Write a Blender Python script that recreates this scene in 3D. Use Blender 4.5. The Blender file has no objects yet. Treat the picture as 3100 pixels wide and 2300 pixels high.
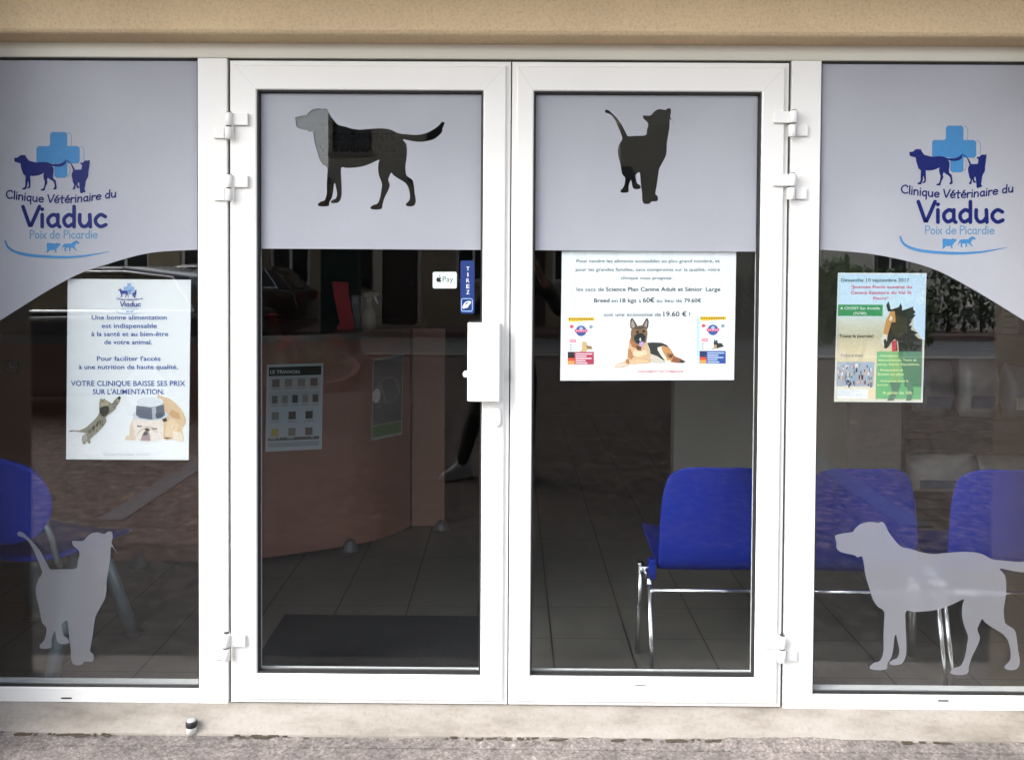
import bpy, bmesh, math, random
from mathutils import Vector, Matrix, Euler
from mathutils.geometry import tessellate_polygon
random.seed(7)
S = bpy.context.scene
COL = S.collection

# ------------------------------------------------------------------ camera
W, H, FPX = 3100.0, 2300.0, 2550.0
CAM = Vector((0.0, -2.8, 1.55))
ROT = Euler((math.pi/2 - 0.02331, -0.00607, 0.00598), 'XYZ')
SHX, SHY = 0.005056, -0.095837
cd = bpy.data.cameras.new('camera'); co = bpy.data.objects.new('camera', cd); COL.objects.link(co)
cd.sensor_fit = 'HORIZONTAL'; cd.sensor_width = 36.0; cd.lens = FPX/W*36.0
cd.shift_x, cd.shift_y = SHX, SHY
cd.clip_start, cd.clip_end = 0.02, 900
co.location = CAM; co.rotation_euler = ROT
S.camera = co

# ------------------------------------------------------------------ world, sun, exposure
SUN_EL, SUN_AZ = math.radians(40), math.radians(62)       # sun in front of the shop, to the left
wd = bpy.data.worlds.new('World'); S.world = wd; wd.use_nodes = True
nt = wd.node_tree; nt.nodes.clear()
sky = nt.nodes.new('ShaderNodeTexSky'); sky.sky_type = 'NISHITA'; sky.sun_disc = False
sky.sun_elevation = SUN_EL; sky.sun_rotation = math.pi + SUN_AZ
sky.air_density = 1.0; sky.dust_density = 3.0; sky.ozone_density = 1.0
bw = nt.nodes.new('ShaderNodeRGBToBW'); mx = nt.nodes.new('ShaderNodeMix'); mx.data_type = 'RGBA'
mx.inputs[0].default_value = 0.72                           # overcast: most of the blue is gone
bgd = nt.nodes.new('ShaderNodeBackground'); bgd.inputs[1].default_value = 0.12
out = nt.nodes.new('ShaderNodeOutputWorld')
nt.links.new(sky.outputs[0], bw.inputs[0]); nt.links.new(sky.outputs[0], mx.inputs[6]); nt.links.new(bw.outputs[0], mx.inputs[7])
nt.links.new(mx.outputs[2], bgd.inputs[0]); nt.links.new(bgd.outputs[0], out.inputs[0])
sl = bpy.data.lights.new('sun', 'SUN'); sl.energy = 0.5; sl.angle = math.radians(45); sl.color = (1.0, 0.95, 0.87)
so = bpy.data.objects.new('sun', sl); COL.objects.link(so)
sdir = Vector((-math.sin(SUN_AZ)*math.cos(SUN_EL), -math.cos(SUN_AZ)*math.cos(SUN_EL), math.sin(SUN_EL)))
so.rotation_euler = sdir.to_track_quat('Z', 'Y').to_euler(); so.location = (-6, -12, 12)
S.view_settings.view_transform = 'Standard'; S.view_settings.look = 'None'
S.view_settings.exposure = 2.6; S.view_settings.gamma = 1.0
S.render.engine = 'CYCLES'
S.cycles.use_denoising = True; S.cycles.use_adaptive_sampling = False
S.cycles.max_bounces = 12; S.cycles.transparent_max_bounces = 24; S.cycles.transmission_bounces = 10
S.cycles.diffuse_bounces = 5; S.cycles.glossy_bounces = 5

# ------------------------------------------------------------------ geometry of the photograph -> points on real planes
MR = ROT.to_matrix()
def ray(u, v):
    return MR @ Vector(((u-W/2+SHX*W)/FPX, -(v-H/2-SHY*W)/FPX, -1.0))
def at(u, v, y=0.0):
    d = ray(u, v); t = (y-CAM.y)/d.y
    return CAM + d*t
def onz(u, v, z):
    d = ray(u, v); t = (z-CAM.z)/d.z
    return CAM + d*t
def mir(u, v, z=0.0):
    p = onz(u, v, z); return Vector((p.x, -p.y, z))
def F(x, z, y):                                            # a facade point (measured at y=0) moved to depth y
    t = (y-CAM.y)/(0-CAM.y)
    return CAM.x+(x-CAM.x)*t, CAM.z+(z-CAM.z)*t

FLOOR = 0.07
# ------------------------------------------------------------------ materials
def srgb(r, g, b):
    f = lambda c: (c/255/12.92) if c/255 <= .04045 else ((c/255+.055)/1.055)**2.4
    return (f(r), f(g), f(b), 1.0)
def nm(name):
    m = bpy.data.materials.new(name); m.use_nodes = True
    t = m.node_tree; t.nodes.clear()
    o = t.nodes.new('ShaderNodeOutputMaterial'); return m, t, o
def N(t, kind, **kw):
    n = t.nodes.new(kind)
    for k, v in kw.items(): setattr(n, k, v)
    return n
def mapped(t, scale=(1,1,1)):
    tc = N(t, 'ShaderNodeTexCoord'); mp = N(t, 'ShaderNodeMapping'); mp.inputs['Scale'].default_value = scale
    t.links.new(tc.outputs['Object'], mp.inputs[0]); return mp
def noise(t, vec, scale, detail=4, rough=.55):
    n = N(t, 'ShaderNodeTexNoise'); n.inputs['Scale'].default_value = scale; n.inputs['Detail'].default_value = detail
    n.inputs['Roughness'].default_value = rough; t.links.new(vec.outputs[0], n.inputs['Vector']); return n
def ramp(t, fac, stops):
    r = N(t, 'ShaderNodeValToRGB'); e = r.color_ramp.elements
    while len(e) < len(stops): e.new(.5)
    for i, (p, c) in enumerate(stops): e[i].position = p; e[i].color = c if len(c) == 4 else (*c, 1)
    t.links.new(fac, r.inputs[0]); return r
def mat(name, c1, c2=None, scale=8, rough=.5, metal=0, bump=0, bscale=60, detail=5, stretch=(1,1,1), spec=.5, rvar=0.0):
    m, t, o = nm(name); p = N(t, 'ShaderNodeBsdfPrincipled'); t.links.new(p.outputs[0], o.inputs[0])
    p.inputs['Roughness'].default_value = rough; p.inputs['Metallic'].default_value = metal
    p.inputs['Specular IOR Level'].default_value = spec
    mp = mapped(t, stretch)
    c2 = c2 or tuple(x*.88 for x in c1)
    n = noise(t, mp, scale, detail)
    r = ramp(t, n.outputs[0], [(.3, c1), (.7, c2)]); t.links.new(r.outputs[0], p.inputs['Base Color'])
    if rvar:
        rr = N(t, 'ShaderNodeMapRange'); rr.inputs[3].default_value = rough-rvar; rr.inputs[4].default_value = rough+rvar
        t.links.new(n.outputs[0], rr.inputs[0]); t.links.new(rr.outputs[0], p.inputs['Roughness'])
    if bump:
        n2 = noise(t, mp, bscale, 4); b = N(t, 'ShaderNodeBump'); b.inputs['Strength'].default_value = bump; b.inputs['Distance'].default_value = .01
        t.links.new(n2.outputs[0], b.inputs['Height']); t.links.new(b.outputs[0], p.inputs['Normal'])
    return m
M = {}
M['white'] = mat('white_lacquer', (.80,.80,.785), (.76,.757,.735), 3, .32, rvar=.05, bump=.02, bscale=220)
M['plastic'] = mat('white_plastic', (.80,.80,.79), (.78,.78,.765), 6, .38)
M['pier'] = mat('shaded_render', (.16,.13,.105), (.13,.105,.085), 4, .9, bump=.5, bscale=130)  # dark tone paints in the shade on the piers' inner faces
M['beige'] = mat('shaded_beige_lacquer', (.60,.575,.50), (.56,.54,.47), 4, .4)  # head rail tone, lintel shadow mixed into the beige
M['rubber'] = mat('black_rubber', (.012,.012,.013), (.02,.02,.02), 30, .55)
M['alu'] = mat('aluminium', (.55,.56,.56), (.5,.5,.5), 40, .35, metal=.9)
M['chrome'] = mat('chrome', (.93,.94,.95), (.88,.89,.90), 14, .24, metal=1)
M['steelgrey'] = mat('grey_steel', (.17,.22,.245), (.14,.185,.21), 14, .35, metal=.3)
M['footgrey'] = mat('dull_steel', (.10,.10,.105), (.08,.08,.085), 14, .5, metal=.2)
M['dark'] = mat('dark_plastic', (.02,.02,.022), (.03,.03,.03), 20, .5)
M['blue'] = mat('blue_plastic', (.002,.013,.17), (.003,.015,.19), 5, .48, bump=.05, bscale=300, spec=.18)
M['brightblue'] = mat('bright_blue_plastic', (.004,.026,.33), (.005,.03,.37), 5, .45, bump=.05, bscale=300, spec=.2)
M['terracotta'] = mat('terracotta_laminate', (.20,.086,.056), (.175,.075,.05), 2.5, .42, stretch=(1,1,3))
M['counter'] = mat('counter_laminate', (.13,.11,.09), (.10,.085,.07), 6, .4)
M['wallint'] = mat('interior_plaster', (.36,.35,.31), (.32,.31,.275), 2, .85, bump=.1, bscale=90)
M['walldark'] = mat('brown_partition', (.08,.07,.06), (.065,.058,.05), 2, .7)
M['ceiling'] = mat('ceiling_paint', (.34,.325,.30), (.32,.3,.28), 2, .9)
M['shelf'] = mat('shelf_metal', (.035,.03,.028), (.05,.045,.04), 9, .5)
M['panelgrey'] = mat('pale_board', (.26,.245,.22), (.22,.21,.19), 5, .6)
M['red'] = mat('red_card', (.50,.012,.025), (.44,.01,.02), 8, .45)
M['bagwhite'] = mat('white_sack', (.55,.55,.52), (.42,.42,.40), 7, .3, bump=.5, bscale=14)
M['baggrey'] = mat('grey_sack', (.33,.34,.34), (.22,.23,.23), 7, .3, bump=.5, bscale=14)
M['bagblue'] = mat('blue_sack', (.12,.16,.24), (.09,.12,.18), 7, .3, bump=.5, bscale=14)
M['denim'] = mat('dark_trousers', (.018,.017,.016), (.028,.026,.024), 20, .9, bump=.3, bscale=200)
M['jacket'] = mat('black_jacket', (.014,.014,.017), (.022,.022,.026), 10, .8, bump=.3, bscale=60)
M['skin'] = mat('skin', (.42,.23,.16), (.38,.20,.14), 9, .5)
M['hair'] = mat('hair', (.03,.02,.013), (.05,.033,.02), 60, .6, stretch=(1,1,.2))
M['shoe'] = mat('grey_leather', (.34,.36,.40), (.27,.28,.31), 12, .4)
M['sole'] = mat('sole_rubber', (.5,.5,.48), (.44,.44,.42), 12, .6)
M['carpaint'] = mat('dark_car_paint', (.012,.014,.022), (.014,.016,.026), 3, .18, spec=.7)
M['carred'] = mat('maroon_car_paint', (.03,.014,.013), (.033,.016,.015), 3, .2, spec=.7)
M['carglass'] = mat('car_glass', (.01,.012,.015), (.012,.014,.017), 3, .06, spec=.8)
M['tyre'] = mat('tyre_rubber', (.02,.02,.02), (.03,.03,.03), 30, .8)
M['rim'] = mat('wheel_alloy', (.5,.5,.52), (.45,.45,.47), 20, .3, metal=.9)
M['lampred'] = mat('tail_lamp', (.25,.01,.01), (.2,.01,.01), 20, .2)
M['stone'] = mat('tan_stone', (.40,.33,.225), (.25,.20,.135), 2.2, .9, bump=.6, bscale=9)
M['render2'] = mat('pale_render', (.62,.58,.48), (.55,.51,.42), 1.5, .9, bump=.3, bscale=40)
M['slate'] = mat('slate_roof', (.045,.048,.058), (.065,.068,.078), 5, .6, bump=.6, bscale=14, stretch=(1,4,1))
M['darkwood'] = mat('dark_wood', (.035,.025,.02), (.05,.036,.028), 6, .6, stretch=(1,1,6))
M['teal'] = mat('dark_green_paint', (.010,.028,.030), (.014,.034,.036), 5, .4)
M['kerb'] = mat('kerb_stone', (.34,.31,.28), (.25,.225,.2), 7, .85, bump=.4, bscale=50)
M['redkerb'] = mat('red_kerb', (.20,.10,.075), (.15,.075,.06), 7, .85, bump=.4, bscale=50)
M['paving'] = mat('red_paving', (.18,.12,.10), (.14,.09,.08), 6, .9, bump=.4, bscale=70)
M['soil'] = mat('soil', (.07,.055,.035), (.04,.03,.02), 12, .95, bump=1, bscale=30)
M['paint'] = mat('road_paint', (.080,.085,.102), (.055,.054,.058), 9, .8, bump=.3, bscale=90)
M['leaf'] = mat('leaf', (.06,.11,.025), (.035,.07,.018), 5, .6)
M['leafdark'] = mat('dark_leaf', (.03,.06,.02), (.02,.04,.014), 5, .6)
M['petal'] = mat('red_petal', (.5,.03,.03), (.4,.02,.03), 9, .6)
M['phone'] = mat('phone_body', (.015,.015,.016), (.02,.02,.02), 9, .25)

def m_asphalt():
    m, t, o = nm('asphalt'); p = N(t, 'ShaderNodeBsdfPrincipled'); t.links.new(p.outputs[0], o.inputs[0])
    p.inputs['Roughness'].default_value = .9
    mp = mapped(t)
    a = noise(t, mp, 55, 6, .75); b = noise(t, mp, 1.6, 5, .6); v = N(t, 'ShaderNodeTexVoronoi'); v.inputs['Scale'].default_value = 95
    t.links.new(mp.outputs[0], v.inputs['Vector'])
    r1 = ramp(t, a.outputs[0], [(.30, (.08,.07,.066)), (.47, (.228,.210,.198)), (.60, (.28,.262,.25)), (.74, (.46,.44,.425))])
    c_ = noise(t, mp, 13, 6, .7); r4 = ramp(t, c_.outputs[0], [(.32, (.30,.28,.28)), (.5, (1,.98,.97)), (.66, (1.75,1.70,1.66))])
    r2 = ramp(t, b.outputs[0], [(.35, (.78,.76,.76)), (.7, (1.15,1.11,1.10))])
    mu = N(t, 'ShaderNodeMix', data_type='RGBA', blend_type='MULTIPLY'); mu.inputs[0].default_value = 1
    t.links.new(r1.outputs[0], mu.inputs[6]); t.links.new(r2.outputs[0], mu.inputs[7])
    r3 = ramp(t, v.outputs['Distance'], [(.0, (1.25,1.22,1.2)), (.28, (1,1,1)), (.7, (.62,.6,.6))])
    m2 = N(t, 'ShaderNodeMix', data_type='RGBA', blend_type='MULTIPLY'); m2.inputs[0].default_value = .8
    t.links.new(mu.outputs[2], m2.inputs[6]); t.links.new(r3.outputs[0], m2.inputs[7])
    r4.name = 'coarse_ramp'
    m3 = N(t, 'ShaderNodeMix', data_type='RGBA', blend_type='MULTIPLY'); m3.inputs[0].default_value = .38; m3.name = 'coarse'
    t.links.new(m2.outputs[2], m3.inputs[6]); t.links.new(r4.outputs[0], m3.inputs[7])
    t.links.new(m3.outputs[2], p.inputs['Base Color'])
    bu = N(t, 'ShaderNodeBump'); bu.inputs['Strength'].default_value = .8; bu.inputs['Distance'].default_value = .012
    t.links.new(a.outputs[0], bu.inputs['Height']); t.links.new(bu.outputs[0], p.inputs['Normal'])
    return m
M['asphalt'] = m_asphalt()
def m_roughcast():
    m, t, o = nm('roughcast'); p = N(t, 'ShaderNodeBsdfPrincipled'); t.links.new(p.outputs[0], o.inputs[0])
    p.inputs['Roughness'].default_value = .95; p.inputs['Specular IOR Level'].default_value = .2
    mp = mapped(t); a = noise(t, mp, 130, 5, .7); b = noise(t, mp, 2.2, 4)
    r = ramp(t, a.outputs[0], [(.28, (.58,.44,.28)), (.46, (.74,.585,.385)), (.7, (.80,.66,.45))])
    r2 = ramp(t, b.outputs[0], [(.3, (.92,.9,.9)), (.7, (1.03,1.03,1.0))])
    mu = N(t, 'ShaderNodeMix', data_type='RGBA', blend_type='MULTIPLY'); mu.inputs[0].default_value = 1
    t.links.new(r.outputs[0], mu.inputs[6]); t.links.new(r2.outputs[0], mu.inputs[7]); t.links.new(mu.outputs[2], p.inputs['Base Color'])
    bu = N(t, 'ShaderNodeBump'); bu.inputs['Strength'].default_value = .7; bu.inputs['Distance'].default_value = .006
    t.links.new(a.outputs[0], bu.inputs['Height']); t.links.new(bu.outputs[0], p.inputs['Normal'])
    return m
M['roughcast'] = m_roughcast()
def m_sill():
    m, t, o = nm('worn_concrete'); p = N(t, 'ShaderNodeBsdfPrincipled'); t.links.new(p.outputs[0], o.inputs[0])
    p.inputs['Roughness'].default_value = .9
    mp = mapped(t, (1, 1, 5)); mp2 = mapped(t)
    a = noise(t, mp, 3.2, 6, .65); b = noise(t, mp2, 70, 5, .7)
    r = ramp(t, a.outputs[0], [(.28, (.155,.135,.115)), (.45, (.24,.218,.19)), (.62, (.30,.277,.25)), (.8, (.255,.232,.205))])
    r2 = ramp(t, b.outputs[0], [(.25, (.82,.8,.78)), (.5, (1,1,1)), (.8, (1.05,1.05,1.04))])
    mu = N(t, 'ShaderNodeMix', data_type='RGBA', blend_type='MULTIPLY'); mu.inputs[0].default_value = 1
    t.links.new(r.outputs[0], mu.inputs[6]); t.links.new(r2.outputs[0], mu.inputs[7]); t.links.new(mu.outputs[2], p.inputs['Base Color'])
    bu = N(t, 'ShaderNodeBump'); bu.inputs['Strength'].default_value = .35; bu.inputs['Distance'].default_value = .006
    t.links.new(b.outputs[0], bu.inputs['Height']); t.links.new(bu.outputs[0], p.inputs['Normal'])
    return m
M['sill'] = m_sill()
def m_tiles():
    m, t, o = nm('floor_tiles'); p = N(t, 'ShaderNodeBsdfPrincipled'); t.links.new(p.outputs[0], o.inputs[0])
    p.inputs['Roughness'].default_value = .42
    mp = mapped(t); sx = N(t, 'ShaderNodeSeparateXYZ'); t.links.new(mp.outputs[0], sx.inputs[0])
    def line(sock, off, half):
        a = N(t, 'ShaderNodeMath', operation='SUBTRACT'); a.inputs[1].default_value = off; t.links.new(sock, a.inputs[0])
        b = N(t, 'ShaderNodeMath', operation='PINGPONG'); b.inputs[1].default_value = .15; t.links.new(a.outputs[0], b.inputs[0])
        c = N(t, 'ShaderNodeMath', operation='LESS_THAN'); c.inputs[1].default_value = half; t.links.new(b.outputs[0], c.inputs[0]); return c
    lx, ly = line(sx.outputs[0], .165, .0032), line(sx.outputs[1], .19, .0016)
    mxx = N(t, 'ShaderNodeMath', operation='MAXIMUM'); t.links.new(lx.outputs[0], mxx.inputs[0]); t.links.new(ly.outputs[0], mxx.inputs[1])
    n = noise(t, mp, 9, 5); r = ramp(t, n.outputs[0], [(.3, (.105,.100,.088)), (.7, (.085,.080,.071))])
    mi = N(t, 'ShaderNodeMix', data_type='RGBA'); t.links.new(mxx.outputs[0], mi.inputs[0]); t.links.new(r.outputs[0], mi.inputs[6]); mi.inputs[7].default_value = (.012,.011,.010,1)
    t.links.new(mi.outputs[2], p.inputs['Base Color']); return m
M['tiles'] = m_tiles()
M['mat'] = mat('doormat_fibre', (.005,.006,.008), (.012,.013,.016), 160, .95, bump=.8, bscale=320)
def m_glass(name, f0):
    m, t, o = nm(name)
    lw = N(t, 'ShaderNodeLayerWeight'); lw.inputs[0].default_value = .5
    pw = N(t, 'ShaderNodeMath', operation='POWER'); pw.inputs[1].default_value = 4.0; t.links.new(lw.outputs['Facing'], pw.inputs[0])
    mr = N(t, 'ShaderNodeMapRange'); mr.inputs[3].default_value = f0; mr.inputs[4].default_value = .95; t.links.new(pw.outputs[0], mr.inputs[0])
    tr = N(t, 'ShaderNodeBsdfTransparent'); tr.inputs[0].default_value = (.965,.982,.988,1)
    gl = N(t, 'ShaderNodeBsdfGlossy'); gl.inputs['Roughness'].default_value = 0.0; gl.inputs[0].default_value = (1,1,1,1)
    mi = N(t, 'ShaderNodeMixShader'); t.links.new(mr.outputs[0], mi.inputs[0]); t.links.new(tr.outputs[0], mi.inputs[1]); t.links.new(gl.outputs[0], mi.inputs[2])
    t.links.new(mi.outputs[0], o.inputs[0]); return m
M['glass'] = m_glass('window_glass', .09); M['doorglass'] = m_glass('door_glass', .029)
def m_film(name, col, frac):
    m, t, o = nm(name)
    mp = mapped(t); n = noise(t, mp, 170, 3); r = ramp(t, n.outputs[0], [(.3, col), (.7, tuple(c*.955 for c in col))])
    n2 = noise(t, mp, 3.5, 3); r2 = ramp(t, n2.outputs[0], [(.3, (.94,.94,.945)), (.7, (1.05,1.05,1.045))])
    mu = N(t, 'ShaderNodeMix', data_type='RGBA', blend_type='MULTIPLY'); mu.inputs[0].default_value = 1; t.links.new(r.outputs[0], mu.inputs[6]); t.links.new(r2.outputs[0], mu.inputs[7])
    di = N(t, 'ShaderNodeBsdfDiffuse'); t.links.new(mu.outputs[2], di.inputs[0])
    rf = N(t, 'ShaderNodeBsdfRefraction'); rf.inputs['Roughness'].default_value = .30; rf.inputs['IOR'].default_value = 1.35; rf.inputs[0].default_value = (.93,.93,.96,1)
    mi = N(t, 'ShaderNodeMixShader'); mi.inputs[0].default_value = frac
    t.links.new(di.outputs[0], mi.inputs[1]); t.links.new(rf.outputs[0], mi.inputs[2]); t.links.new(mi.outputs[0], o.inputs[0]); return m
M['film'] = m_film('frosted_film', (.60,.625,.69), .45); M['decal'] = m_film('frosted_decal', (.36,.367,.40), .64)
def m_print():
    m, t, o = nm('printed_ink'); p = N(t, 'ShaderNodeBsdfPrincipled'); p.inputs['Roughness'].default_value = .55; p.inputs['Specular IOR Level'].default_value = .25
    a = N(t, 'ShaderNodeVertexColor', layer_name='Col'); mp = mapped(t); n = noise(t, mp, 190, 3, .6)
    r = ramp(t, n.outputs[0], [(.25, (.90,.90,.90)), (.75, (1.06,1.06,1.06))])
    mu = N(t, 'ShaderNodeMix', data_type='RGBA', blend_type='MULTIPLY'); mu.inputs[0].default_value = 1
    t.links.new(a.outputs[0], mu.inputs[6]); t.links.new(r.outputs[0], mu.inputs[7]); t.links.new(mu.outputs[2], p.inputs['Base Color'])
    t.links.new(p.outputs[0], o.inputs[0]); return m
M['print'] = m_print()
M['paper'] = mat('white_paper', (.80,.82,.82), (.77,.79,.79), 4, .6, spec=.3)

# ------------------------------------------------------------------ mesh builder and object helpers
class MB:
    def __init__(s):
        s.bm = bmesh.new(); s.cl = s.bm.loops.layers.float_color.new('Col'); s.lift = 0.0
    def face(s, pts, col=None, smooth=False):
        vs = [s.bm.verts.new(p) for p in pts]
        try: f = s.bm.faces.new(vs)
        except ValueError: return None
        f.smooth = smooth
        if col:
            for l in f.loops: l[s.cl] = col
        return f
    def mesh(s, verts, faces, col=None, smooth=False):
        vs = [s.bm.verts.new(p) for p in verts]
        for fc in faces:
            try: f = s.bm.faces.new([vs[i] for i in fc])
            except ValueError: continue
            f.smooth = smooth
            if col:
                for l in f.loops: l[s.cl] = col
    def box(s, x0, x1, y0, y1, z0, z1, bev=0.0, seg=2, rot=None, smooth=False):
        t = bmesh.new(); bmesh.ops.create_cube(t, size=1.0)
        for v in t.verts: v.co = Vector(((x0+x1)/2+v.co.x*(x1-x0), (y0+y1)/2+v.co.y*(y1-y0), (z0+z1)/2+v.co.z*(z1-z0)))
        if bev: bmesh.ops.bevel(t, geom=t.edges[:], offset=bev, segments=seg, profile=.5, affect='EDGES')
        s.take(t, rot, smooth=smooth)
    def take(s, t, mtx=None, smooth=False):
        t.verts.index_update()
        vs = [s.bm.verts.new((mtx @ v.co) if mtx else v.co) for v in t.verts]
        for f in t.faces:
            try: g = s.bm.faces.new([vs[v.index] for v in f.verts]); g.smooth = smooth
            except ValueError: pass
        t.free()
    def tube(s, pts, r, n=12, cap=True):
        pts = [Vector(p) for p in pts]; rs = r if isinstance(r, (list, tuple)) else [r]*len(pts)
        rings = []; up = None
        for i, p in enumerate(pts):
            d = (pts[min(i+1, len(pts)-1)]-pts[max(i-1, 0)]).normalized()
            if up is None: up = Vector((0,0,1)) if abs(d.z) < .9 else Vector((1,0,0))
            a = d.cross(up).normalized(); up = a.cross(d).normalized()
            rings.append([s.bm.verts.new(p+(a*math.cos(2*math.pi*k/n)+up*math.sin(2*math.pi*k/n))*rs[i]) for k in range(n)])
        for i in range(len(rings)-1):
            for k in range(n):
                f = s.bm.faces.new([rings[i][k], rings[i][(k+1) % n], rings[i+1][(k+1) % n], rings[i+1][k]]); f.smooth = True
        if cap:
            s.bm.faces.new(rings[0][::-1]); s.bm.faces.new(rings[-1])
    def lathe(s, c, prof, n=24, sx=1.0, sy=1.0):
        c = Vector(c); rings = [[s.bm.verts.new(c+Vector((r*sx*math.cos(2*math.pi*k/n), r*sy*math.sin(2*math.pi*k/n), z))) for k in range(n)] for r, z in prof]
        for i in range(len(rings)-1):
            for k in range(n):
                f = s.bm.faces.new([rings[i][k], rings[i][(k+1) % n], rings[i+1][(k+1) % n], rings[i+1][k]]); f.smooth = True
        s.bm.faces.new(rings[0][::-1]); s.bm.faces.new(rings[-1])
    def prism(s, loops, depth, axis=1):
        """loops: outline (and holes) of 3-D points on one plane; extruded by depth along axis"""
        flat = [[Vector((p[0], p[2], 0)) if axis == 1 else (Vector((p[0], p[1], 0)) if axis == 2 else Vector((p[1], p[2], 0))) for p in lp] for lp in loops]
        tris = tessellate_polygon(flat); allp = [Vector(p) for lp in loops for p in lp]
        off = Vector((0,0,0)); off[axis] = depth
        A = [s.bm.verts.new(p) for p in allp]; B = [s.bm.verts.new(p+off) for p in allp]
        for a, b, c in tris:
            for vs in ((A[a], A[b], A[c]), (B[c], B[b], B[a])):
                try: s.bm.faces.new(vs)
                except ValueError: pass
        k = 0
        for lp in loops:
            n = len(lp)
            for i in range(n):
                j = (i+1) % n
                try: s.bm.faces.new([A[k+i], B[k+i], B[k+j], A[k+j]])
                except ValueError: pass
            k += n
    def poly(s, pts, col, fn, y):
        """printed patch: outline in photo pixels, mapped by fn(u, v, y)"""
        flat = [Vector((p[0], p[1], 0)) for p in pts]
        tris = tessellate_polygon([flat]); P = [fn(p[0], p[1], y) for p in pts]
        s.mesh(P, tris, col)
    def mottle(s, pts, col, fn, y, amp=.16, size=2.2, dens=.05, cap=140):
        n = len(pts); A = abs(sum(pts[i][0]*pts[(i+1) % n][1]-pts[(i+1) % n][0]*pts[i][1] for i in range(n)))/2
        if A < 30: return
        x0, x1 = min(p[0] for p in pts), max(p[0] for p in pts); y0, y1 = min(p[1] for p in pts), max(p[1] for p in pts)
        def ins(x, y_):
            c = False; j = n-1
            for i in range(n):
                if (pts[i][1] > y_) != (pts[j][1] > y_) and x < (pts[j][0]-pts[i][0])*(y_-pts[i][1])/(pts[j][1]-pts[i][1])+pts[i][0]: c = not c
                j = i
            return c
        k = int(min(cap, A*dens))
        for q in range(k):
            for _ in range(12):
                x, yy = random.uniform(x0, x1), random.uniform(y0, y1); sz = size*random.uniform(.5, 1.3)
                if ins(x-sz, yy) and ins(x+sz, yy) and ins(x, yy-sz) and ins(x, yy+sz): break
            else: continue
            f = 1+random.uniform(-amp, amp)*(1.0 if sum(col[:3]) > .5 else 2.2); tw = random.uniform(-.05, .05)
            c = (min(1, col[0]*f*(1+tw)), min(1, col[1]*f), min(1, col[2]*f*(1-tw)), 1); a = random.uniform(0, 3.1)
            dx, dy = math.cos(a)*sz, math.sin(a)*sz
            s.mesh([fn(x-dx, yy-dy, y-.00003-.0000006*q), fn(x+dy*.5, yy-dx*.5, y-.00003-.0000006*q), fn(x+dx, yy+dy, y-.00003-.0000006*q), fn(x-dy*.5, yy+dx*.5, y-.00003-.0000006*q)], [(0,1,2,3)], c)
    def ribbon(s, pts, w, col, fn, y):
        n = len(pts)
        if n < 2: return
        L, R = [], []
        for i, p in enumerate(pts):
            a = pts[max(i-1, 0)]; b = pts[min(i+1, n-1)]
            dx, dy = b[0]-a[0], b[1]-a[1]; l = math.hypot(dx, dy) or 1
            ww = (w[i] if isinstance(w, list) else w)/2
            L.append((p[0]-dy/l*ww, p[1]+dx/l*ww)); R.append((p[0]+dy/l*ww, p[1]-dx/l*ww))
        w0 = (w[0] if isinstance(w, list) else w)/2; w1 = (w[-1] if isinstance(w, list) else w)/2
        def cap(p, q, ww):
            a = math.atan2(p[1]-q[1], p[0]-q[0]); return [(p[0]+ww*math.cos(a+t), p[1]+ww*math.sin(a+t)) for t in (-1.05, -.52, 0, .52, 1.05)]
        P = [fn(*q, y) for q in L+R]; s.mesh(P, [(i, i+1, n+i+1, n+i) for i in range(n-1)], col)
        if w1 > .3:
            c = cap(pts[-1], pts[-2], w1); ring = [R[-1]]+c+[L[-1]]; s.mesh([fn(*q, y) for q in ring], [tuple(range(len(ring)))], col)
        if w0 > .3:
            c = cap(pts[0], pts[1], w0); ring = [L[0]]+c+[R[0]]; s.mesh([fn(*q, y) for q in ring], [tuple(range(len(ring)))], col)
    def build(s, name, m, parent=None, weld=False):
        if weld: bmesh.ops.remove_doubles(s.bm, verts=s.bm.verts[:], dist=1e-5)
        bmesh.ops.recalc_face_normals(s.bm, faces=s.bm.faces[:])
        me = bpy.data.meshes.new(name); s.bm.to_mesh(me); s.bm.free()
        ms = m if isinstance(m, list) else [m]
        for x in ms: me.materials.append(x)
        o = bpy.data.objects.new(name, me); COL.objects.link(o)
        if parent: attach(o, parent)
        return o
def attach(o, parent):
    o.parent = parent
    w = Matrix.Translation(parent.location) if parent.parent is None else parent.parent.matrix_basis @ parent.matrix_parent_inverse @ parent.matrix_basis
    o.matrix_parent_inverse = (Matrix.Translation(parent.location)).inverted() if parent.type == 'EMPTY' else Matrix.Identity(4)
def tag(o, label=None, cat=None, group=None, kind=None):
    if label: o['label'] = label
    if cat: o['category'] = cat
    if group: o['group'] = group
    if kind: o['kind'] = kind
    return o
def thing(name, label, cat, loc=(0,0,0), group=None):
    o = bpy.data.objects.new(name, None); COL.objects.link(o); o.location = loc; o.empty_display_size = .1
    return tag(o, label, cat, group)
def copy_tree(o, parent=None):
    c = o.copy(); COL.objects.link(c)
    if parent: c.parent = parent
    for ch in list(o.children): copy_tree(ch, c)
    return c
def ring(mb, x0, x1, z0, z1, prof):
    """mitred frame: prof = [(inset, y)...] swept round the rectangle"""
    rows = [[(x0+i, y, z0+i), (x1-i, y, z0+i), (x1-i, y, z1-i), (x0+i, y, z1-i)] for i, y in prof]
    V = [[mb.bm.verts.new(p) for p in r] for r in rows]
    for a in range(len(V)):
        b = (a+1) % len(V)
        for k in range(4):
            j = (k+1) % 4
            mb.bm.faces.new([V[a][k], V[a][j], V[b][j], V[b][k]])
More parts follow.
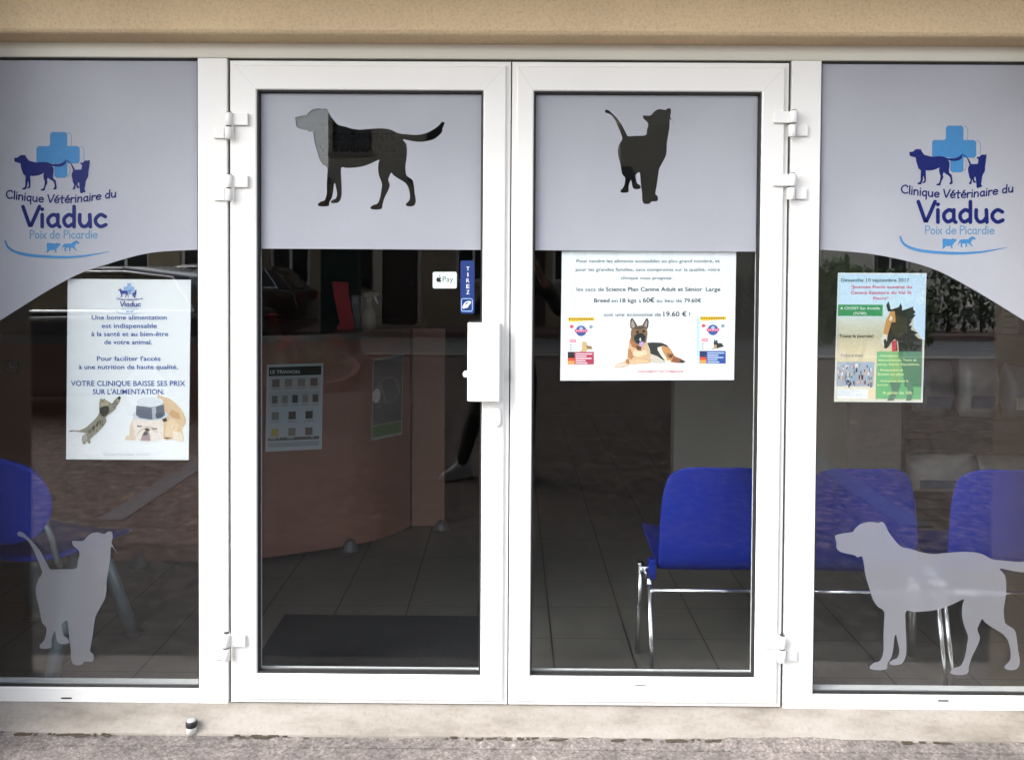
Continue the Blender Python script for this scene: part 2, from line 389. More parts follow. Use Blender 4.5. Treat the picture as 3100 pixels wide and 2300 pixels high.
def smooth_line(pts, n=6, closed=False):
    out = []; L = len(pts)
    for i in range(L if closed else L-1):
        p0, p1, p2, p3 = (pts[(i+k) % L] if closed else pts[min(max(i+k, 0), L-1)] for k in (-1, 0, 1, 2))
        for j in range(n):
            t = j/n
            out.append(tuple(.5*((2*b)+(-a+c)*t+(2*a-5*b+4*c-d)*t*t+(-a+3*b-3*c+d)*t**3) for a, b, c, d in zip(p0, p1, p2, p3)))
    if not closed: out.append(tuple(pts[-1]))
    return out
_tc = {}
def glyphs(sn, bold=0.0):
    key = (sn, bold)
    if key not in _tc:
        c = bpy.data.curves.new('lettering', 'FONT'); c.body = sn; c.offset = bold; c.fill_mode = 'FRONT' if False else 'BOTH'; c.resolution_u = 3
        o = bpy.data.objects.new('lettering', c); COL.objects.link(o)
        dg = bpy.context.evaluated_depsgraph_get(); me = bpy.data.meshes.new_from_object(o.evaluated_get(dg))
        _tc[key] = ([tuple(v.co[:2]) for v in me.vertices], [tuple(p.vertices) for p in me.polygons])
        bpy.data.objects.remove(o); bpy.data.curves.remove(c); bpy.data.meshes.remove(me)
    return _tc[key]
def text(mb, sn, u0, u1, vb, cap, col, fn, y, bold=0.0, slant=0.0, dv=0.0):
    vs, fs = glyphs(sn, bold)
    if not vs: return
    a, b = min(p[0] for p in vs), max(p[0] for p in vs)
    P = []
    for x, yy in vs:
        f = (x-a)/(b-a); P.append(fn(u0+f*(u1-u0)+yy*slant*cap, vb-yy/.727*cap+dv*f, y))
    mb.mesh(P, fs, col)

# ------------------------------------------------------------------ animal outlines (traced once, used for cut-outs, decals and emblems)
DOG = [(492,535),(497,522),(540,512),(578,507),(592,490),(620,466),(665,455),(710,460),(722,455),(738,462),(748,480),(760,505),(785,540),(822,580),(870,592),(930,610),(990,618),(1060,612),(1140,607),(1205,612),(1245,625),(1282,645),(1340,652),(1420,658),(1480,650),(1540,625),(1585,595),(1610,570),(1625,552),(1630,562),(1642,560),(1638,580),(1625,610),(1622,635),(1595,665),(1560,690),(1510,705),(1450,712),(1390,705),(1320,692),(1345,725),(1352,770),(1350,830),(1340,900),(1345,960),(1360,980),(1395,1005),(1405,1050),(1412,1110),(1420,1160),(1412,1195),(1385,1208),(1350,1203),(1345,1188),(1370,1160),(1375,1120),(1365,1070),(1350,1040),(1330,1020),(1280,990),(1245,965),(1232,948),(1215,980),(1208,1005),(1220,1045),(1205,1090),(1180,1140),(1165,1190),(1160,1222),(1130,1232),(1085,1230),(1070,1218),(1090,1198),(1125,1185),(1145,1140),(1155,1080),(1160,1035),(1140,980),(1130,930),(1132,880),(1138,848),(1080,875),(1010,900),(940,910),(885,912),(848,908),(845,960),(848,1020),(850,1080),(848,1130),(835,1165),(815,1180),(775,1182),(766,1170),(785,1155),(805,1145),(815,1110),(805,1060),(798,1030),(790,1040),(785,1090),(775,1140),(755,1175),(750,1203),(710,1208),(670,1203),(668,1188),(690,1170),(718,1160),(735,1110),(735,1040),(738,970),(738,910),(705,885),(680,845),(665,795),(645,730),(635,660),(625,630),(605,635),(590,625),(560,618),(520,608),(500,590),(498,560)]
CAT = [(843,475),(850,465),(870,468),(895,490),(930,525),(965,570),(990,615),(1010,655),(1022,668),(1080,665),(1155,660),(1165,620),(1175,580),(1162,552),(1145,540),(1135,522),(1140,508),(1165,510),(1195,507),(1215,485),(1240,466),(1270,460),(1305,468),(1320,458),(1335,453),(1348,460),(1350,490),(1345,520),(1374,572),(1343,534),(1338,600),(1325,680),(1318,730),(1318,770),(1310,820),(1285,870),(1260,920),(1250,980),(1240,1050),(1230,1110),(1245,1125),(1250,1150),(1240,1168),(1200,1170),(1185,1187),(1145,1187),(1130,1160),(1128,1110),(1120,1050),(1115,990),(1108,945),(1080,965),(1082,1000),(1090,1030),(1112,1045),(1115,1070),(1075,1075),(1055,1060),(1045,1010),(1038,1010),(1025,1050),(1025,1085),(1015,1100),(970,1102),(962,1085),(980,1065),(992,1040),(998,990),(975,960),(965,910),(955,860),(945,820),(942,770),(955,725),(975,690),(965,650),(945,600),(920,545),(895,510),(870,495),(848,488)]
DOG = smooth_line(DOG, 3, True); CAT = smooth_line(CAT, 3, True)
K = 850/2160
DOG_CUT = [(700+x*K, 150+y*K) for x, y in DOG]
CAT_CUT = [(1500+x*K, 150+y*K) for x, y in CAT]
Q = 800/1652
DOG_LOW = [(2300+(472+(x-492)*1.242)*Q, 1500+(163+(y-455)*1.229)*Q) for x, y in DOG]
CAT_LOW = [((108+(x-843)*1.174)*Q, 1500+(225+(y-455)*1.14-12*(1-(x-843)/507))*Q) for x, y in CAT]

NAVY, SKYB, PALEB = srgb(8,24,96), srgb(62,124,176), srgb(104,142,176)
# hand-written round lettering
GL = {
'C': ([[(.62,.82),(.45,.98),(.2,.85),(.05,.5),(.15,.15),(.4,0),(.65,.15)]], .74), 'l': ([[(.08,1),(.08,0)]], .22), 'i': ([[(.08,.6),(.08,0)], [(.08,.86),(.085,.87)]], .22),
'n': ([[(.07,.6),(.07,0)], [(.07,.35),(.2,.57),(.36,.57),(.43,.38),(.43,0)]], .57), 'q': ([[(.42,.5),(.26,.6),(.09,.42),(.09,.18),(.22,.02),(.41,.15)], [(.44,.6),(.44,-.38)]], .58),
'u': ([[(.07,.6),(.07,.22),(.18,.02),(.33,.06),(.43,.25)], [(.43,.6),(.45,0)]], .58), 'e': ([[(.09,.32),(.46,.35),(.42,.52),(.26,.6),(.1,.46),(.07,.2),(.22,.02),(.46,.1)]], .56),
'V': ([[(.02,1),(.28,0),(.64,1)]], .64), 't': ([[(.2,.9),(.2,.06),(.3,.0)], [(.02,.6),(.4,.6)]], .46), 'r': ([[(.07,.6),(.07,0)], [(.07,.36),(.2,.56),(.38,.56)]], .43),
'a': ([[(.42,.5),(.26,.6),(.09,.42),(.09,.18),(.22,.02),(.41,.15)], [(.43,.6),(.43,.12),(.5,0)]], .58), 'd': ([[(.42,.5),(.26,.6),(.09,.42),(.09,.18),(.22,.02),(.41,.15)], [(.44,1),(.44,0)]], .58),
'P': ([[(.08,1),(.08,0)], [(.08,.98),(.4,.95),(.5,.75),(.38,.52),(.08,.45)]], .58), 'o': ([[(.25,.6),(.08,.45),(.07,.17),(.24,.01),(.42,.15),(.43,.43),(.25,.6)]], .56),
'x': ([[(.03,.58),(.4,0)], [(.4,.6),(.03,0)]], .48), 'c': ([[(.42,.5),(.25,.6),(.08,.42),(.08,.18),(.24,.01),(.44,.1)]], .5), ' ': ([], .32)}
GL['é'] = (GL['e'][0]+[[(.2,.74),(.36,.9)]], .56)
STRAIGHT = {'V', 'l', 'x'}
def hand(mb, sn, u0, u1, base, cap, w, col, fn, y, slant=0.0):
    """base(f) gives the baseline v at fraction f of the line"""
    tot = sum(GL[c][1] for c in sn); x = 0.0; k = 0; sc = (u1-u0)/tot
    for c in sn:
        st, adv = GL[c]
        for s_ in st:
            pts = s_ if (c in STRAIGHT or len(s_) < 3) else smooth_line(s_, 5)
            if c == 'V':
                pts = [(.02,1),(.15,.5),(.275,.02),(.30,.02),(.46,.5),(.62,1)]
            q = []
            for px, py in pts:
                f = (x+px)/tot; q.append((u0+(x+px)*sc+py*slant*cap, base(f)-py*cap))
            k += 1; mb.ribbon(q, w, col, fn, y-.00002*(k % 5))
        x += adv
COW = [(291,1212),(300,1208),(345,1213),(352,1208),(378,1212),(376,1225),(366,1230),(360,1240),(352,1250),(353,1268),(346,1270),(344,1254),(312,1254),(308,1262),(301,1262),(300,1270),(293,1270),(293,1240)]
HORSE = [(388,1250),(385,1262),(390,1232),(398,1217),(412,1213),(448,1212),(462,1200),(476,1196),(480,1192),(486,1200),(496,1208),(490,1216),(478,1210),(470,1222),(464,1232),(470,1244),(480,1256),(476,1258),(462,1246),(452,1238),(440,1238),(442,1254),(434,1262),(430,1258),(434,1250),(430,1238),(416,1238),(410,1250),(416,1262),(408,1262),(402,1250),(404,1234),(396,1234)]
def logo(mb, fn, y, T, wk=1.0, fade=None):
    """T maps left-window logo crop pixels to photo pixels"""
    c1, c2, c3 = (NAVY, SKYB, PALEB) if not fade else fade
    k = Q*wk
    def rr(x0, y0, x1, y1, r=12):
        o = []
        for cx, cy, a in ((x1-r, y0+r, -90), (x1-r, y1-r, 0), (x0+r, y1-r, 90), (x0+r, y0+r, 180)):
            o += [(cx+r*math.cos(math.radians(a+t)), cy+r*math.sin(math.radians(a+t))) for t in (0, 30, 60, 90)]
        return o
    cross = [(325,517),(408,517),(420,529),(420,605),(486,605),(498,617),(498,700),(486,713),(420,713),(420,790),(408,802),(352,802),(340,790),(340,713),(228,713),(228,617),(240,605),(303,605),(313,595),(313,529)]
    mb.poly([T(*p) for p in cross], c2, fn, y)
    for ln in ([(424,519),(440,527),(446,548),(447,585),(444,602)], [(502,607),(518,615),(525,635),(524,690)], [(424,726),(436,735),(437,770),(424,796)]):
        mb.ribbon([T(*p) for p in smooth_line(ln, 4)], 2.6*k, c3, fn, y)
    mb.poly([T(88+(x-492)*.287, 660+(v-455)*.287) for x, v in DOG], c1, fn, y-.0002)
    mb.poly([T(420+(x-843)*.279, 692+(v-453)*.281) for x, v in CAT], c1, fn, y-.00025)
    hand(mb, 'Clinique Vétérinaire du', T(36,0)[0], T(730,0)[0], lambda f: T(0, 927+34*math.sin(math.pi*min(1, f*1.02))-4*f)[1], 50*k, 8.5*k, c1, fn, y-.0001, slant=.06)
    hand(mb, 'Viaduc', T(140,0)[0], T(672,0)[0], lambda f: T(0, 1108)[1], 126*k, 23*k, c1, fn, y-.0003)
    hand(mb, 'Poix de Picardie', T(184,0)[0], T(612,0)[0], lambda f: T(0, 1180)[1], 50*k, 7*k, c3, fn, y-.0001)
    mb.poly([T(*p) for p in COW], c2, fn, y); mb.poly([T(*p) for p in HORSE], c2, fn, y-.0001)
    sw = smooth_line([(33,1197),(48,1232),(85,1260),(150,1280),(250,1292),(400,1298),(520,1291),(610,1277),(690,1262)], 6)
    mb.ribbon([T(*p) for p in sw], [k*(10+8*math.sin(math.pi*i/(len(sw)-1))-9*(i/(len(sw)-1))**3) for i in range(len(sw))], c2, fn, y-.00015)

# ------------------------------------------------------------------ the setting
g = MB(); g.face([(-120,-160,0),(120,-160,0),(120,-.03,0),(-120,-.03,0)]); tag(g.build('asphalt_ground', M['asphalt']), 'pinkish grey asphalt in front of the clinic', 'ground', kind='structure')
road_y0, road_y1 = mir(1240, 1078).y, mir(1240, 1022).y
g = MB(); g.box(-90, 90, road_y0-.0, road_y0+.16, -.1, .05, .01); tag(g.build('kerb', M['kerb']), 'pale kerb along the street', 'kerb', kind='structure')
g = MB(); g.face([(-90,road_y1,.004),(90,road_y1,.004),(90,road_y0-.001,.004),(-90,road_y0-.001,.004)]); tag(g.build('road', mat('road_asphalt', (.13,.13,.135), (.10,.10,.105), 6, .85, bump=.4, bscale=60)), 'grey asphalt street across the forecourt', 'road', kind='structure')
g = MB(); g.box(-90, 90, road_y1-1.6, road_y1, -.1, .12, .01); tag(g.build('pavement', M['paving']), 'raised pavement on the far side of the street', 'pavement', kind='structure')
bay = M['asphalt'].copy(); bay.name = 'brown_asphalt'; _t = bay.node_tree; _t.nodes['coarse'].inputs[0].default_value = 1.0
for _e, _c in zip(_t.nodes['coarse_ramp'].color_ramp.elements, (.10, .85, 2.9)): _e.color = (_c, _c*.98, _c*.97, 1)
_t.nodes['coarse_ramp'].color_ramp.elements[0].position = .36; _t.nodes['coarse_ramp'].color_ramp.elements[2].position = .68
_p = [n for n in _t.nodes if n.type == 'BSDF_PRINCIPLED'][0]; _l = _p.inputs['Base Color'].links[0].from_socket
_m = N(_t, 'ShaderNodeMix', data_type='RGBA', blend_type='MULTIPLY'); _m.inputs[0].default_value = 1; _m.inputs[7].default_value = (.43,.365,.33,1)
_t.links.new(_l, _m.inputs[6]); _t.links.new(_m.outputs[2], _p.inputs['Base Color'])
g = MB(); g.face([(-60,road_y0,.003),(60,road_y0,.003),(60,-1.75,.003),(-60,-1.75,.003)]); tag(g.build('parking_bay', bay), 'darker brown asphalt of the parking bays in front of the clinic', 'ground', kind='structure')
strip = bay.copy(); strip.name = 'shaded_asphalt'
[n for n in strip.node_tree.nodes if n.type == 'MIX' and not n.inputs[7].is_linked][0].inputs[7].default_value = (.17,.155,.15,1)  # darker multiplier paints the building's shade on the ground near the facade
g = MB(); g.face([(-60,-1.751,.0035),(60,-1.751,.0035),(60,-.46,.0035),(-60,-.46,.0035)]); tag(g.build('shaded_strip', strip), 'asphalt strip coloured darker for the facade shade, between the paler edge and the parking bays', 'ground', kind='structure')
for xx, nme in ((-2.38, 'parking_line'), (2.40, 'parking_line')):
    g = MB(); g.face([(xx-.08,-7.0,.007),(xx+.08,-7.0,.007),(xx+.08,-2.15,.007),(xx-.08,-2.15,.007)])
    tag(g.build(nme, M['paint']), 'worn white parking line painted on the asphalt', 'road marking', kind='structure')

# interior room
XL, XR, YB, ZC = -4.2, 4.2, 5.4, 2.9
g = MB(); g.face([(XL,.03,FLOOR),(XR,.03,FLOOR),(XR,YB,FLOOR),(XL,YB,FLOOR)]); tag(g.build('floor', M['tiles']), 'grey brown floor tiles of the waiting room', 'floor', kind='structure')
g = MB(); g.box(XL, XR, .12, YB, ZC, ZC+.1); tag(g.build('ceiling', M['ceiling']), 'ceiling of the waiting room', 'ceiling', kind='structure')
g = MB(); g.box(XL, XR, YB, YB+.1, 0, ZC); tag(g.build('wall_back', M['walldark']), 'dark back wall of the waiting room', 'wall', kind='structure')
g = MB(); g.box(XL-.1, XL, .12, YB+.1, 0, ZC); tag(g.build('wall_left', M['wallint']), 'left wall of the waiting room', 'wall', kind='structure')
g = MB(); g.box(XR, XR+.1, .12, YB+.1, 0, ZC); tag(g.build('wall_right', M['wallint']), 'right wall of the waiting room', 'wall', kind='structure')
px = at(2040, 1300, 2.4).x
g = MB(); g.box(px, XR-.01, 2.4, 2.5, FLOOR, ZC-.005, .004); tag(g.build('partition_wall', M['wallint']), 'pale partition wall behind the blue chairs', 'wall', kind='structure')

# ------------------------------------------------------------------ clinic facade
fac = thing('clinic_facade', 'tan roughcast clinic facade with its lintel above the glass doors', 'building')
YL = -.11
zl = at(1550, 105, YL).z; zs = at(1550, 132, -.035).z
PX = at(97, 1300, 0).x; PX = abs(PX)*(2.8+.34)/2.8
g = MB()
g.prism([[(-9, YL, 3.2), (-9, YL, zl+.012), (-9, YL+.006, zl+.004), (-9, YL+.014, zl), (-9, -.0, zs), (-9, .12, zs), (-9, .12, 3.2)]], 18.0, axis=0)
g.build('lintel', M['roughcast'], fac)
for sgn in (-1, 1):
    g = MB(); a, b = sorted((sgn*PX, sgn*(PX+7))); g.box(a, b, -.34, .12, -.05, zl+.3, .012); g.build('pier', M['pier'], fac)
g = MB(); g.box(-9, 9, -.84, -.109, 2.60, 2.79, .01); g.build('canopy', M['roughcast'], fac)
g = MB(); g.box(-9, 9, -.109, .12, 3.2, 5.6); g.build('upper_wall', M['roughcast'], fac)
g = MB()
zt = F(0, .0569, -.03)[1]; yf = onz(1550, 2241, 0.0).y
prof = [(.02, zt-.001), (-.028, zt-.004), (-.04, zt-.012), (yf+.012, .022), (yf+.002, .012), (yf, 0.0), (yf, -.05), (.02, -.05)]
g.prism([[(-PX, y, z) for y, z in prof]], 2*PX, axis=0)
s_ = g.build('sill', M['sill'], fac); s_['label'] = 'stained pale concrete threshold sloping to the asphalt'
# irregular broken edge of asphalt against the sill
g = MB(); n = 240; xs = [-2.2+4.4*i/n for i in range(n+1)]
wob = [.006*math.sin(x*2.1)+.004*math.sin(x*7.3+1)+random.uniform(0, .005) for x in xs]
for i in range(n):
    g.face([(xs[i], yf-.05, .0015), (xs[i+1], yf-.05, .0015), (xs[i+1], yf+.002, .006+max(0, wob[i+1])), (xs[i], yf+.002, .006+max(0, wob[i]))])
tag(g.build('asphalt_edge', M['asphalt'], weld=True), 'crumbly edge of the asphalt against the sill', 'ground', kind='structure')

g = MB(); random.seed(21)
for i in range(420):
    x = random.uniform(-2.1, 2.1); w = random.uniform(.003, .02); h_ = random.uniform(.001, .005); y = yf-random.uniform(.001, .012)
    if math.sin(x*3.1)+math.sin(x*8.7+2) < random.uniform(-.6, 1.2): continue
    zt_ = .0075+random.uniform(0, .003)
    g.mesh([(x-w,y-.004,zt_),(x-w*.3,y-.006,zt_),(x+w,y-.003,zt_),(x+w*.8,y+h_,zt_+.002),(x,y+h_*1.5,zt_+.002),(x-w*.8,y+h_,zt_+.002)], [(0,1,2,3,4,5)])
tag(g.build('joint_dirt', M['soil']), 'dark grit gathered in the joint between sill and asphalt', 'dirt', kind='stuff')
# ------------------------------------------------------------------ storefront frame: head and two posts
XS = dict(sl=-1.0457, dl=-.9451, gl=-.8497, gr=-.0974, me=-.0048, rl=.0697, rr=.8236, dr=.9183, sr=1.0187)
ZT, ZSB, ZGT, ZGB, ZDB, ZFB = 2.2196, .1072, 2.1161, .1599, .0569, 1.5898
YM, YD = -.020, -.028
frm = thing('storefront_frame', 'white metal frame with head rail and two posts around the glass doors', 'door frame')
hz = F(0, ZT, YM)[1]
g = MB(); g.box(-PX, PX, YM, .05, hz, zs+.012, .003); g.build('head_rail', M['beige'], frm)
bz = F(0, ZDB, YM)[1]
for a, b in ((XS['sl'], XS['dl']), (XS['dr'], XS['sr'])):
    x0 = F(a, 0, YM)[0]; x1 = F(b, 0, YM)[0]
    if a < 0: x1 -= .002
    else: x0 += .002
    g = MB(); g.box(x0, x1, YM+.0004, .05, bz-.004, hz, .003); g.build('post', M['white'], frm)
g = MB(); g.box(F(XS['dl'],0,YM)[0], F(XS['dr'],0,YM)[0], -.02, .05, bz-.03, bz-.002); g.build('threshold_strip', M['alu'], frm)
g = MB(); x0, x1 = F(XS['dl'],0,YM)[0], F(XS['dr'],0,YM)[0]
g.box(x0+.0005, x0+.012, -.005, .03, bz, hz); g.box(x1-.012, x1-.0005, -.005, .03, bz, hz); g.box(x0+.012, x1-.012, -.005, .03, hz-.012, hz-.0005); g.build('door_seal', M['rubber'], frm)

def slot(parent, u, v, w=32, hgt=4, y=YM, name='drain_slot', m='dark', tilt=0):
    a = at(u-w/2, v, y); b = at(u+w/2, v, y); h_ = hgt/910/2
    g = MB(); g.box(a.x, b.x, y-.0012, y+.002, a.z-h_, a.z+h_, .0008, rot=None); o = g.build(name, M[m], parent); return o

# ------------------------------------------------------------------ the two door leaves
def make_door(label, X0, X1, G0, G1, cut, gapL, gapR):
    d = thing('glass_door', label, 'door', ((X0+X1)/2, 0, ZDB), group='pair of glass entrance doors')
    x0, z0 = F(X0, ZDB, YD); x1, z1 = F(X1, ZT, YD); x0 += gapL; x1 -= gapR; z1 -= .006; z0 += .001
    a0, b0 = F(G0, ZGB, YD); a1, b1 = F(G1, ZGT, YD)
    g = MB()
    # stiles and rails are of different width: build the ring from explicit rectangles
    def rect(ix0, ix1, iz0, iz1, y): return [(x0+ix0, y, z0+iz0), (x1-ix1, y, z0+iz0), (x1-ix1, y, z1-iz1), (x0+ix0, y, z1-iz1)]
    wl, wr, wb, wt = a0-x0, x1-a1, b0-z0, z1-b1
    rows = [rect(0,0,0,0,.03), rect(0,0,0,0,YD+.012), rect(.002,.002,.002,.002,YD+.010), rect(.014,.014,.014,.014,YD+.010), rect(.0165,.0165,.0165,.0165,YD+.0015), rect(.019,.019,.019,.019,YD),
            rect(wl-.004,wr-.004,wb-.004,wt-.004,YD), rect(wl-.001,wr-.001,wb-.001,wt-.001,YD+.002), rect(wl,wr,wb,wt,YD+.006), rect(wl,wr,wb,wt,.03)]
    V = [[g.bm.verts.new(p) for p in r] for r in rows]
    for i in range(len(V)):
        for k in range(4):
            j = (k+1) % 4; n_ = (i+1) % len(V)
            g.bm.faces.new([V[i][k], V[i][j], V[n_][j], V[n_][k]])
    g.build('frame', M['white'], d)
    # mitre joints: hairline dark strips across the corners
    g = MB()
    for (ax, az, bx, bz_) in ((x0+.02, z0+.02, a0-.003, b0-.003), (x1-.02, z0+.02, a1+.003, b0-.003), (x0+.02, z1-.02, a0-.003, b1+.003), (x1-.02, z1-.02, a1+.003, b1+.003)):
        e = .0004; g.face([(ax-e, YD-.0002, az), (ax+e, YD-.0002, az), (bx+e, YD-.0002, bz_), (bx-e, YD-.0002, bz_)])
    g.build('mitre_joint', mat('joint_grey', (.45,.44,.42), (.5,.49,.47), 20, .6), d)
    g = MB(); ring(g, a0+.0003, a1-.0003, b0+.0003, b1-.0003, [(0,-.0215),(.0045,-.0205),(.006,-.005),(.006,-.002),(0,-.002)]); g.build('gasket', M['rubber'], d)
    g = MB(); g.box(a0-.008, a1+.008, 0, .008, b0-.008, b1+.008); g.build('glass_pane', M['doorglass'], d)
    g = MB(); g.box(a0+.008, a1-.008, -.0034, -.0014, b0+.0068, b0+.0092); g.build('spacer_bar', M['alu'], d)
    # frosted film over the upper part, with the animal cut out
    zf = F(0, ZFB, -.002)[1]
    outl = [(a0+.0078, -.0022, zf), (a1-.0078, -.0022, zf), (a1-.0078, -.0022, b1-.0078), (a0+.0078, -.0022, b1-.0078)]
    g = MB(); g.prism([outl, [tuple(at(u, v, -.0022)) for u, v in cut]], .0008, axis=1); g.build('frosted_film', M['film'], d)
    return d
doorL = make_door('left glass door with dog shaped cut-out in its frosted film and a blue pull sign', XS['dl'], XS['me'], XS['gl'], XS['gr'], DOG_CUT, .004, .002)
doorR = make_door('right glass door with cat shaped cut-out in its frosted film and white price notice', XS['me'], XS['dr'], XS['rl'], XS['rr'], CAT_CUT, .002, .004)

def hinge(parent, kn, leaf, low, lowleaf, side):
    """pixel rectangles (u0, v0, u1, v1): upper knuckle, door leaf, lower knuckle, frame leaf"""
    root = None
    g = MB()
    for r, depth, base in ((leaf, .012, YD), (lowleaf, .010, YM)):
        p, q = at(r[0], r[3], base-depth), at(r[2], r[1], base-depth); g.box(p.x, q.x, base-depth, base+.0005, p.z, q.z, .002)
    root = g.build('hinge', M['plastic'], parent)
    g = MB()
    for r in (kn, low):
        p, q = at(r[0], r[3], YD-.02), at(r[2], r[1], YD-.02); rad = abs(q.x-p.x)/2; cx = (p.x+q.x)/2
        g.lathe((cx, YD-.014, p.z), [(rad*.86, 0), (rad, .0015), (rad, q.z-p.z-.0035), (rad*.86, q.z-p.z-.002)], 20)
    k_ = g.build('knuckle', M['plastic']); k_.parent = root
    g = MB()
    for r in (kn, low):
        p, q = at(r[0], r[3], YD-.02), at(r[2], r[1], YD-.02); rad = abs(q.x-p.x)/2; cx = (p.x+q.x)/2
        g.lathe((cx, YD-.014, q.z-.003), [(rad*.7, 0), (rad*.7, .0035)], 16)
    k_ = g.build('pin', M['dark']); k_.parent = root
for dv, du in ((0, 0), (188, 0)):
    hinge(doorL, (681,339+dv,703,380+dv), (702,343+dv,750,379+dv), (679,382+dv,702,420+dv), (646,385+dv,679,419+dv), 'l')
hinge(doorL, (672,1917,695,1960), (695,1923,742,1957), (669,1963,695,2001), (637,1965,669,1996), 'l')
for dv, du in ((0, 0), (191, -4)):
    hinge(doorR, (2392+du,333+dv,2417+du,372+dv), (2344+du,337+dv,2392+du,372+dv), (2388+du,375+dv,2413+du,413+dv), (2413+du,379+dv,2447+du,412+dv), 'r')
hinge(doorR, (2358,1924,2381,1964), (2311,1922,2358,1963), (2355,1967,2381,2005), (2381,1969,2414,2001), 'r')

# pull handle case, key cover, knob on the left door
g = MB(); p, q = at(1414, 1215, YD-.045), at(1515, 979, YD-.045)
x0, x1, z0, z1 = p.x, q.x, p.z, q.z; yb, yfr = YD+.0005, YD-.045
secs = [(x0, yb), (x0, yfr+.010), (x0+.004, yfr+.004), (x0+.020, yfr+.002), (x0+.025, yfr-.003), (x1-.004, yfr-.003), (x1, yfr+.001), (x1, yb)]
g.prism([[(x, y, z0) for x, y in secs]], z1-z0, axis=2)
hc = g.build('handle_case', M['plastic'], doorL)
bv = hc.modifiers.new('soft', 'BEVEL'); bv.width = .002; bv.segments = 2
g = MB(); p = at(1411, 1135, -.03)
g.lathe((0,0,0), [(.009,0),(.012,.002),(.012,.010),(.006,.016)], 16)
o_ = g.build('thumb_turn', M['plastic'], doorL); o_.matrix_parent_inverse = Matrix.Translation(-Vector(doorL.location)); o_.location = (p.x, -.004, p.z); o_.rotation_euler = (math.pi/2, 0, 0)
g = MB(); c0, c1 = at(1501, 1245, YD), at(1501, 1274, YD); r = .0155; pts = []
for i in range(13): a = math.pi*i/12; pts.append((c0.x+r*math.cos(a), YD+.0005, c0.z+r*math.sin(a)))
for i in range(13): a = math.pi+math.pi*i/12; pts.append((c0.x+r*math.cos(a), YD+.0005, c1.z+r*math.sin(a)))
g.prism([pts], -.012, axis=1); o_ = g.build('key_cover', M['plastic'], doorL); bv = o_.modifiers.new('soft', 'BEVEL'); bv.width = .003; bv.segments = 3
p, q = at(1541, 1153, YD), at(1545, 1115, YD)
g = MB(); g.box(p.x, q.x, YD-.001, YD+.004, p.z, q.z); g.build('latch_plate', M['dark'], doorL)
g = MB(); a, b = at(1092, 2083, YD), at(1131, 2077, YD); g.prism([[(a.x, YD, a.z), (b.x, YD, b.z-.002), (b.x, YD, b.z+.006), (a.x+.012, YD, a.z+.007)]], -.004, axis=1); g.build('drain_cap', M['plastic'], doorL)
slot(doorR, 1939, 2073, 34, 4, YD, 'drain_slot', 'alu')

# ------------------------------------------------------------------ side windows
def make_side(label, sgn, arc, decal, logoT, su, sv):
    w = thing('shop_window', label, 'window', (sgn*1.45, 0, ZSB), group='fixed shop windows beside the doors')
    xin = F(XS['sl'] if sgn < 0 else XS['sr'], 0, YM)[0]; xo = sgn*(PX-.001)
    zb = F(0, ZSB, YM)[1]; zbb = F(0, ZDB, YM)[1]-.004
    a, b = sorted((xin, xo))
    g = MB(); g.box(a+(.0006 if sgn > 0 else 0), b-(.0006 if sgn < 0 else 0), YM+.001, .05, zbb, zb, .003)
    c, d_ = sorted((xo, xo-sgn*.018)); g.box(c, d_, YM+.001, .05, zb+.0005, hz-.0005, .003); g.build('frame', M['white'], w)
    a, b = sorted((xin, xo-sgn*.018))
    g = MB(); ring(g, a+.0005, b-.0005, zb+.0005, hz-.0005, [(0,-.0155),(.003,-.0145),(.0045,-.005),(.0045,-.002),(0,-.002)]); g.build('gasket', M['rubber'], w)
    g = MB(); g.box(a-.008, b+.008, 0, .008, zb-.008, hz+.008); g.build('glass_pane', M['glass'], w)
    g = MB(); g.box(a+.006, b-.006, -.0034, -.0014, zb+.0052, zb+.0078); g.build('spacer_bar', M['alu'], w)
    arcp = [at(u, v, -.0022) for u, v in smooth_line(arc, 8)]
    arcp = [p for p in arcp if a+.007 < p.x < b-.007]
    arcp.sort(key=lambda p: p.x)
    lp = [(a+.007, -.0022, hz-.007)] + [(a+.007, -.0022, arcp[0].z)] + [tuple(p) for p in arcp] + [(b-.007, -.0022, arcp[-1].z), (b-.007, -.0022, hz-.007)]
    g = MB(); g.prism([lp], .0008, axis=1); f = g.build('frosted_film', M['film'], w)
    g = MB(); logo(g, at, -.0028, logoT[0], logoT[1]); lo = g.build('clinic_logo', M['print']); lo.parent = f
    dl = [at(u, v, -.0022) for u, v in decal]; lim = b-.008
    if sgn > 0: dl = [Vector((min(p.x, lim), p.y, p.z)) for p in dl]
    g = MB(); g.prism([[tuple(p) for p in dl]], .0008, axis=1); g.build('cat_decal' if sgn < 0 else 'dog_decal', M['decal'], w)
    slot(w, su, sv)
    return w
TL_ = (lambda x, y: (x*Q, 150+y*Q))
TR_ = (lambda x, y: (2752.6+(x*Q-42.6)*1.02, 463+(150+y*Q-480.8)*1.02))
make_side('left shop window with frosted cat decal low on its glass and blue clinic logo above', -1, [(-420,1240),(-180,1090),(0,970),(206,845),(334,797),(459,765),(604,756)], CAT_LOW, (TL_, 1.0), 201, 2112)
make_side('right shop window with frosted dog decal low on its glass and blue clinic logo above', 1, [(2489,756),(2645,770),(2805,807),(2923,863),(3100,970),(3280,1090),(3520,1240)], DOG_LOW, (TR_, 1.02), 2856, 2120)

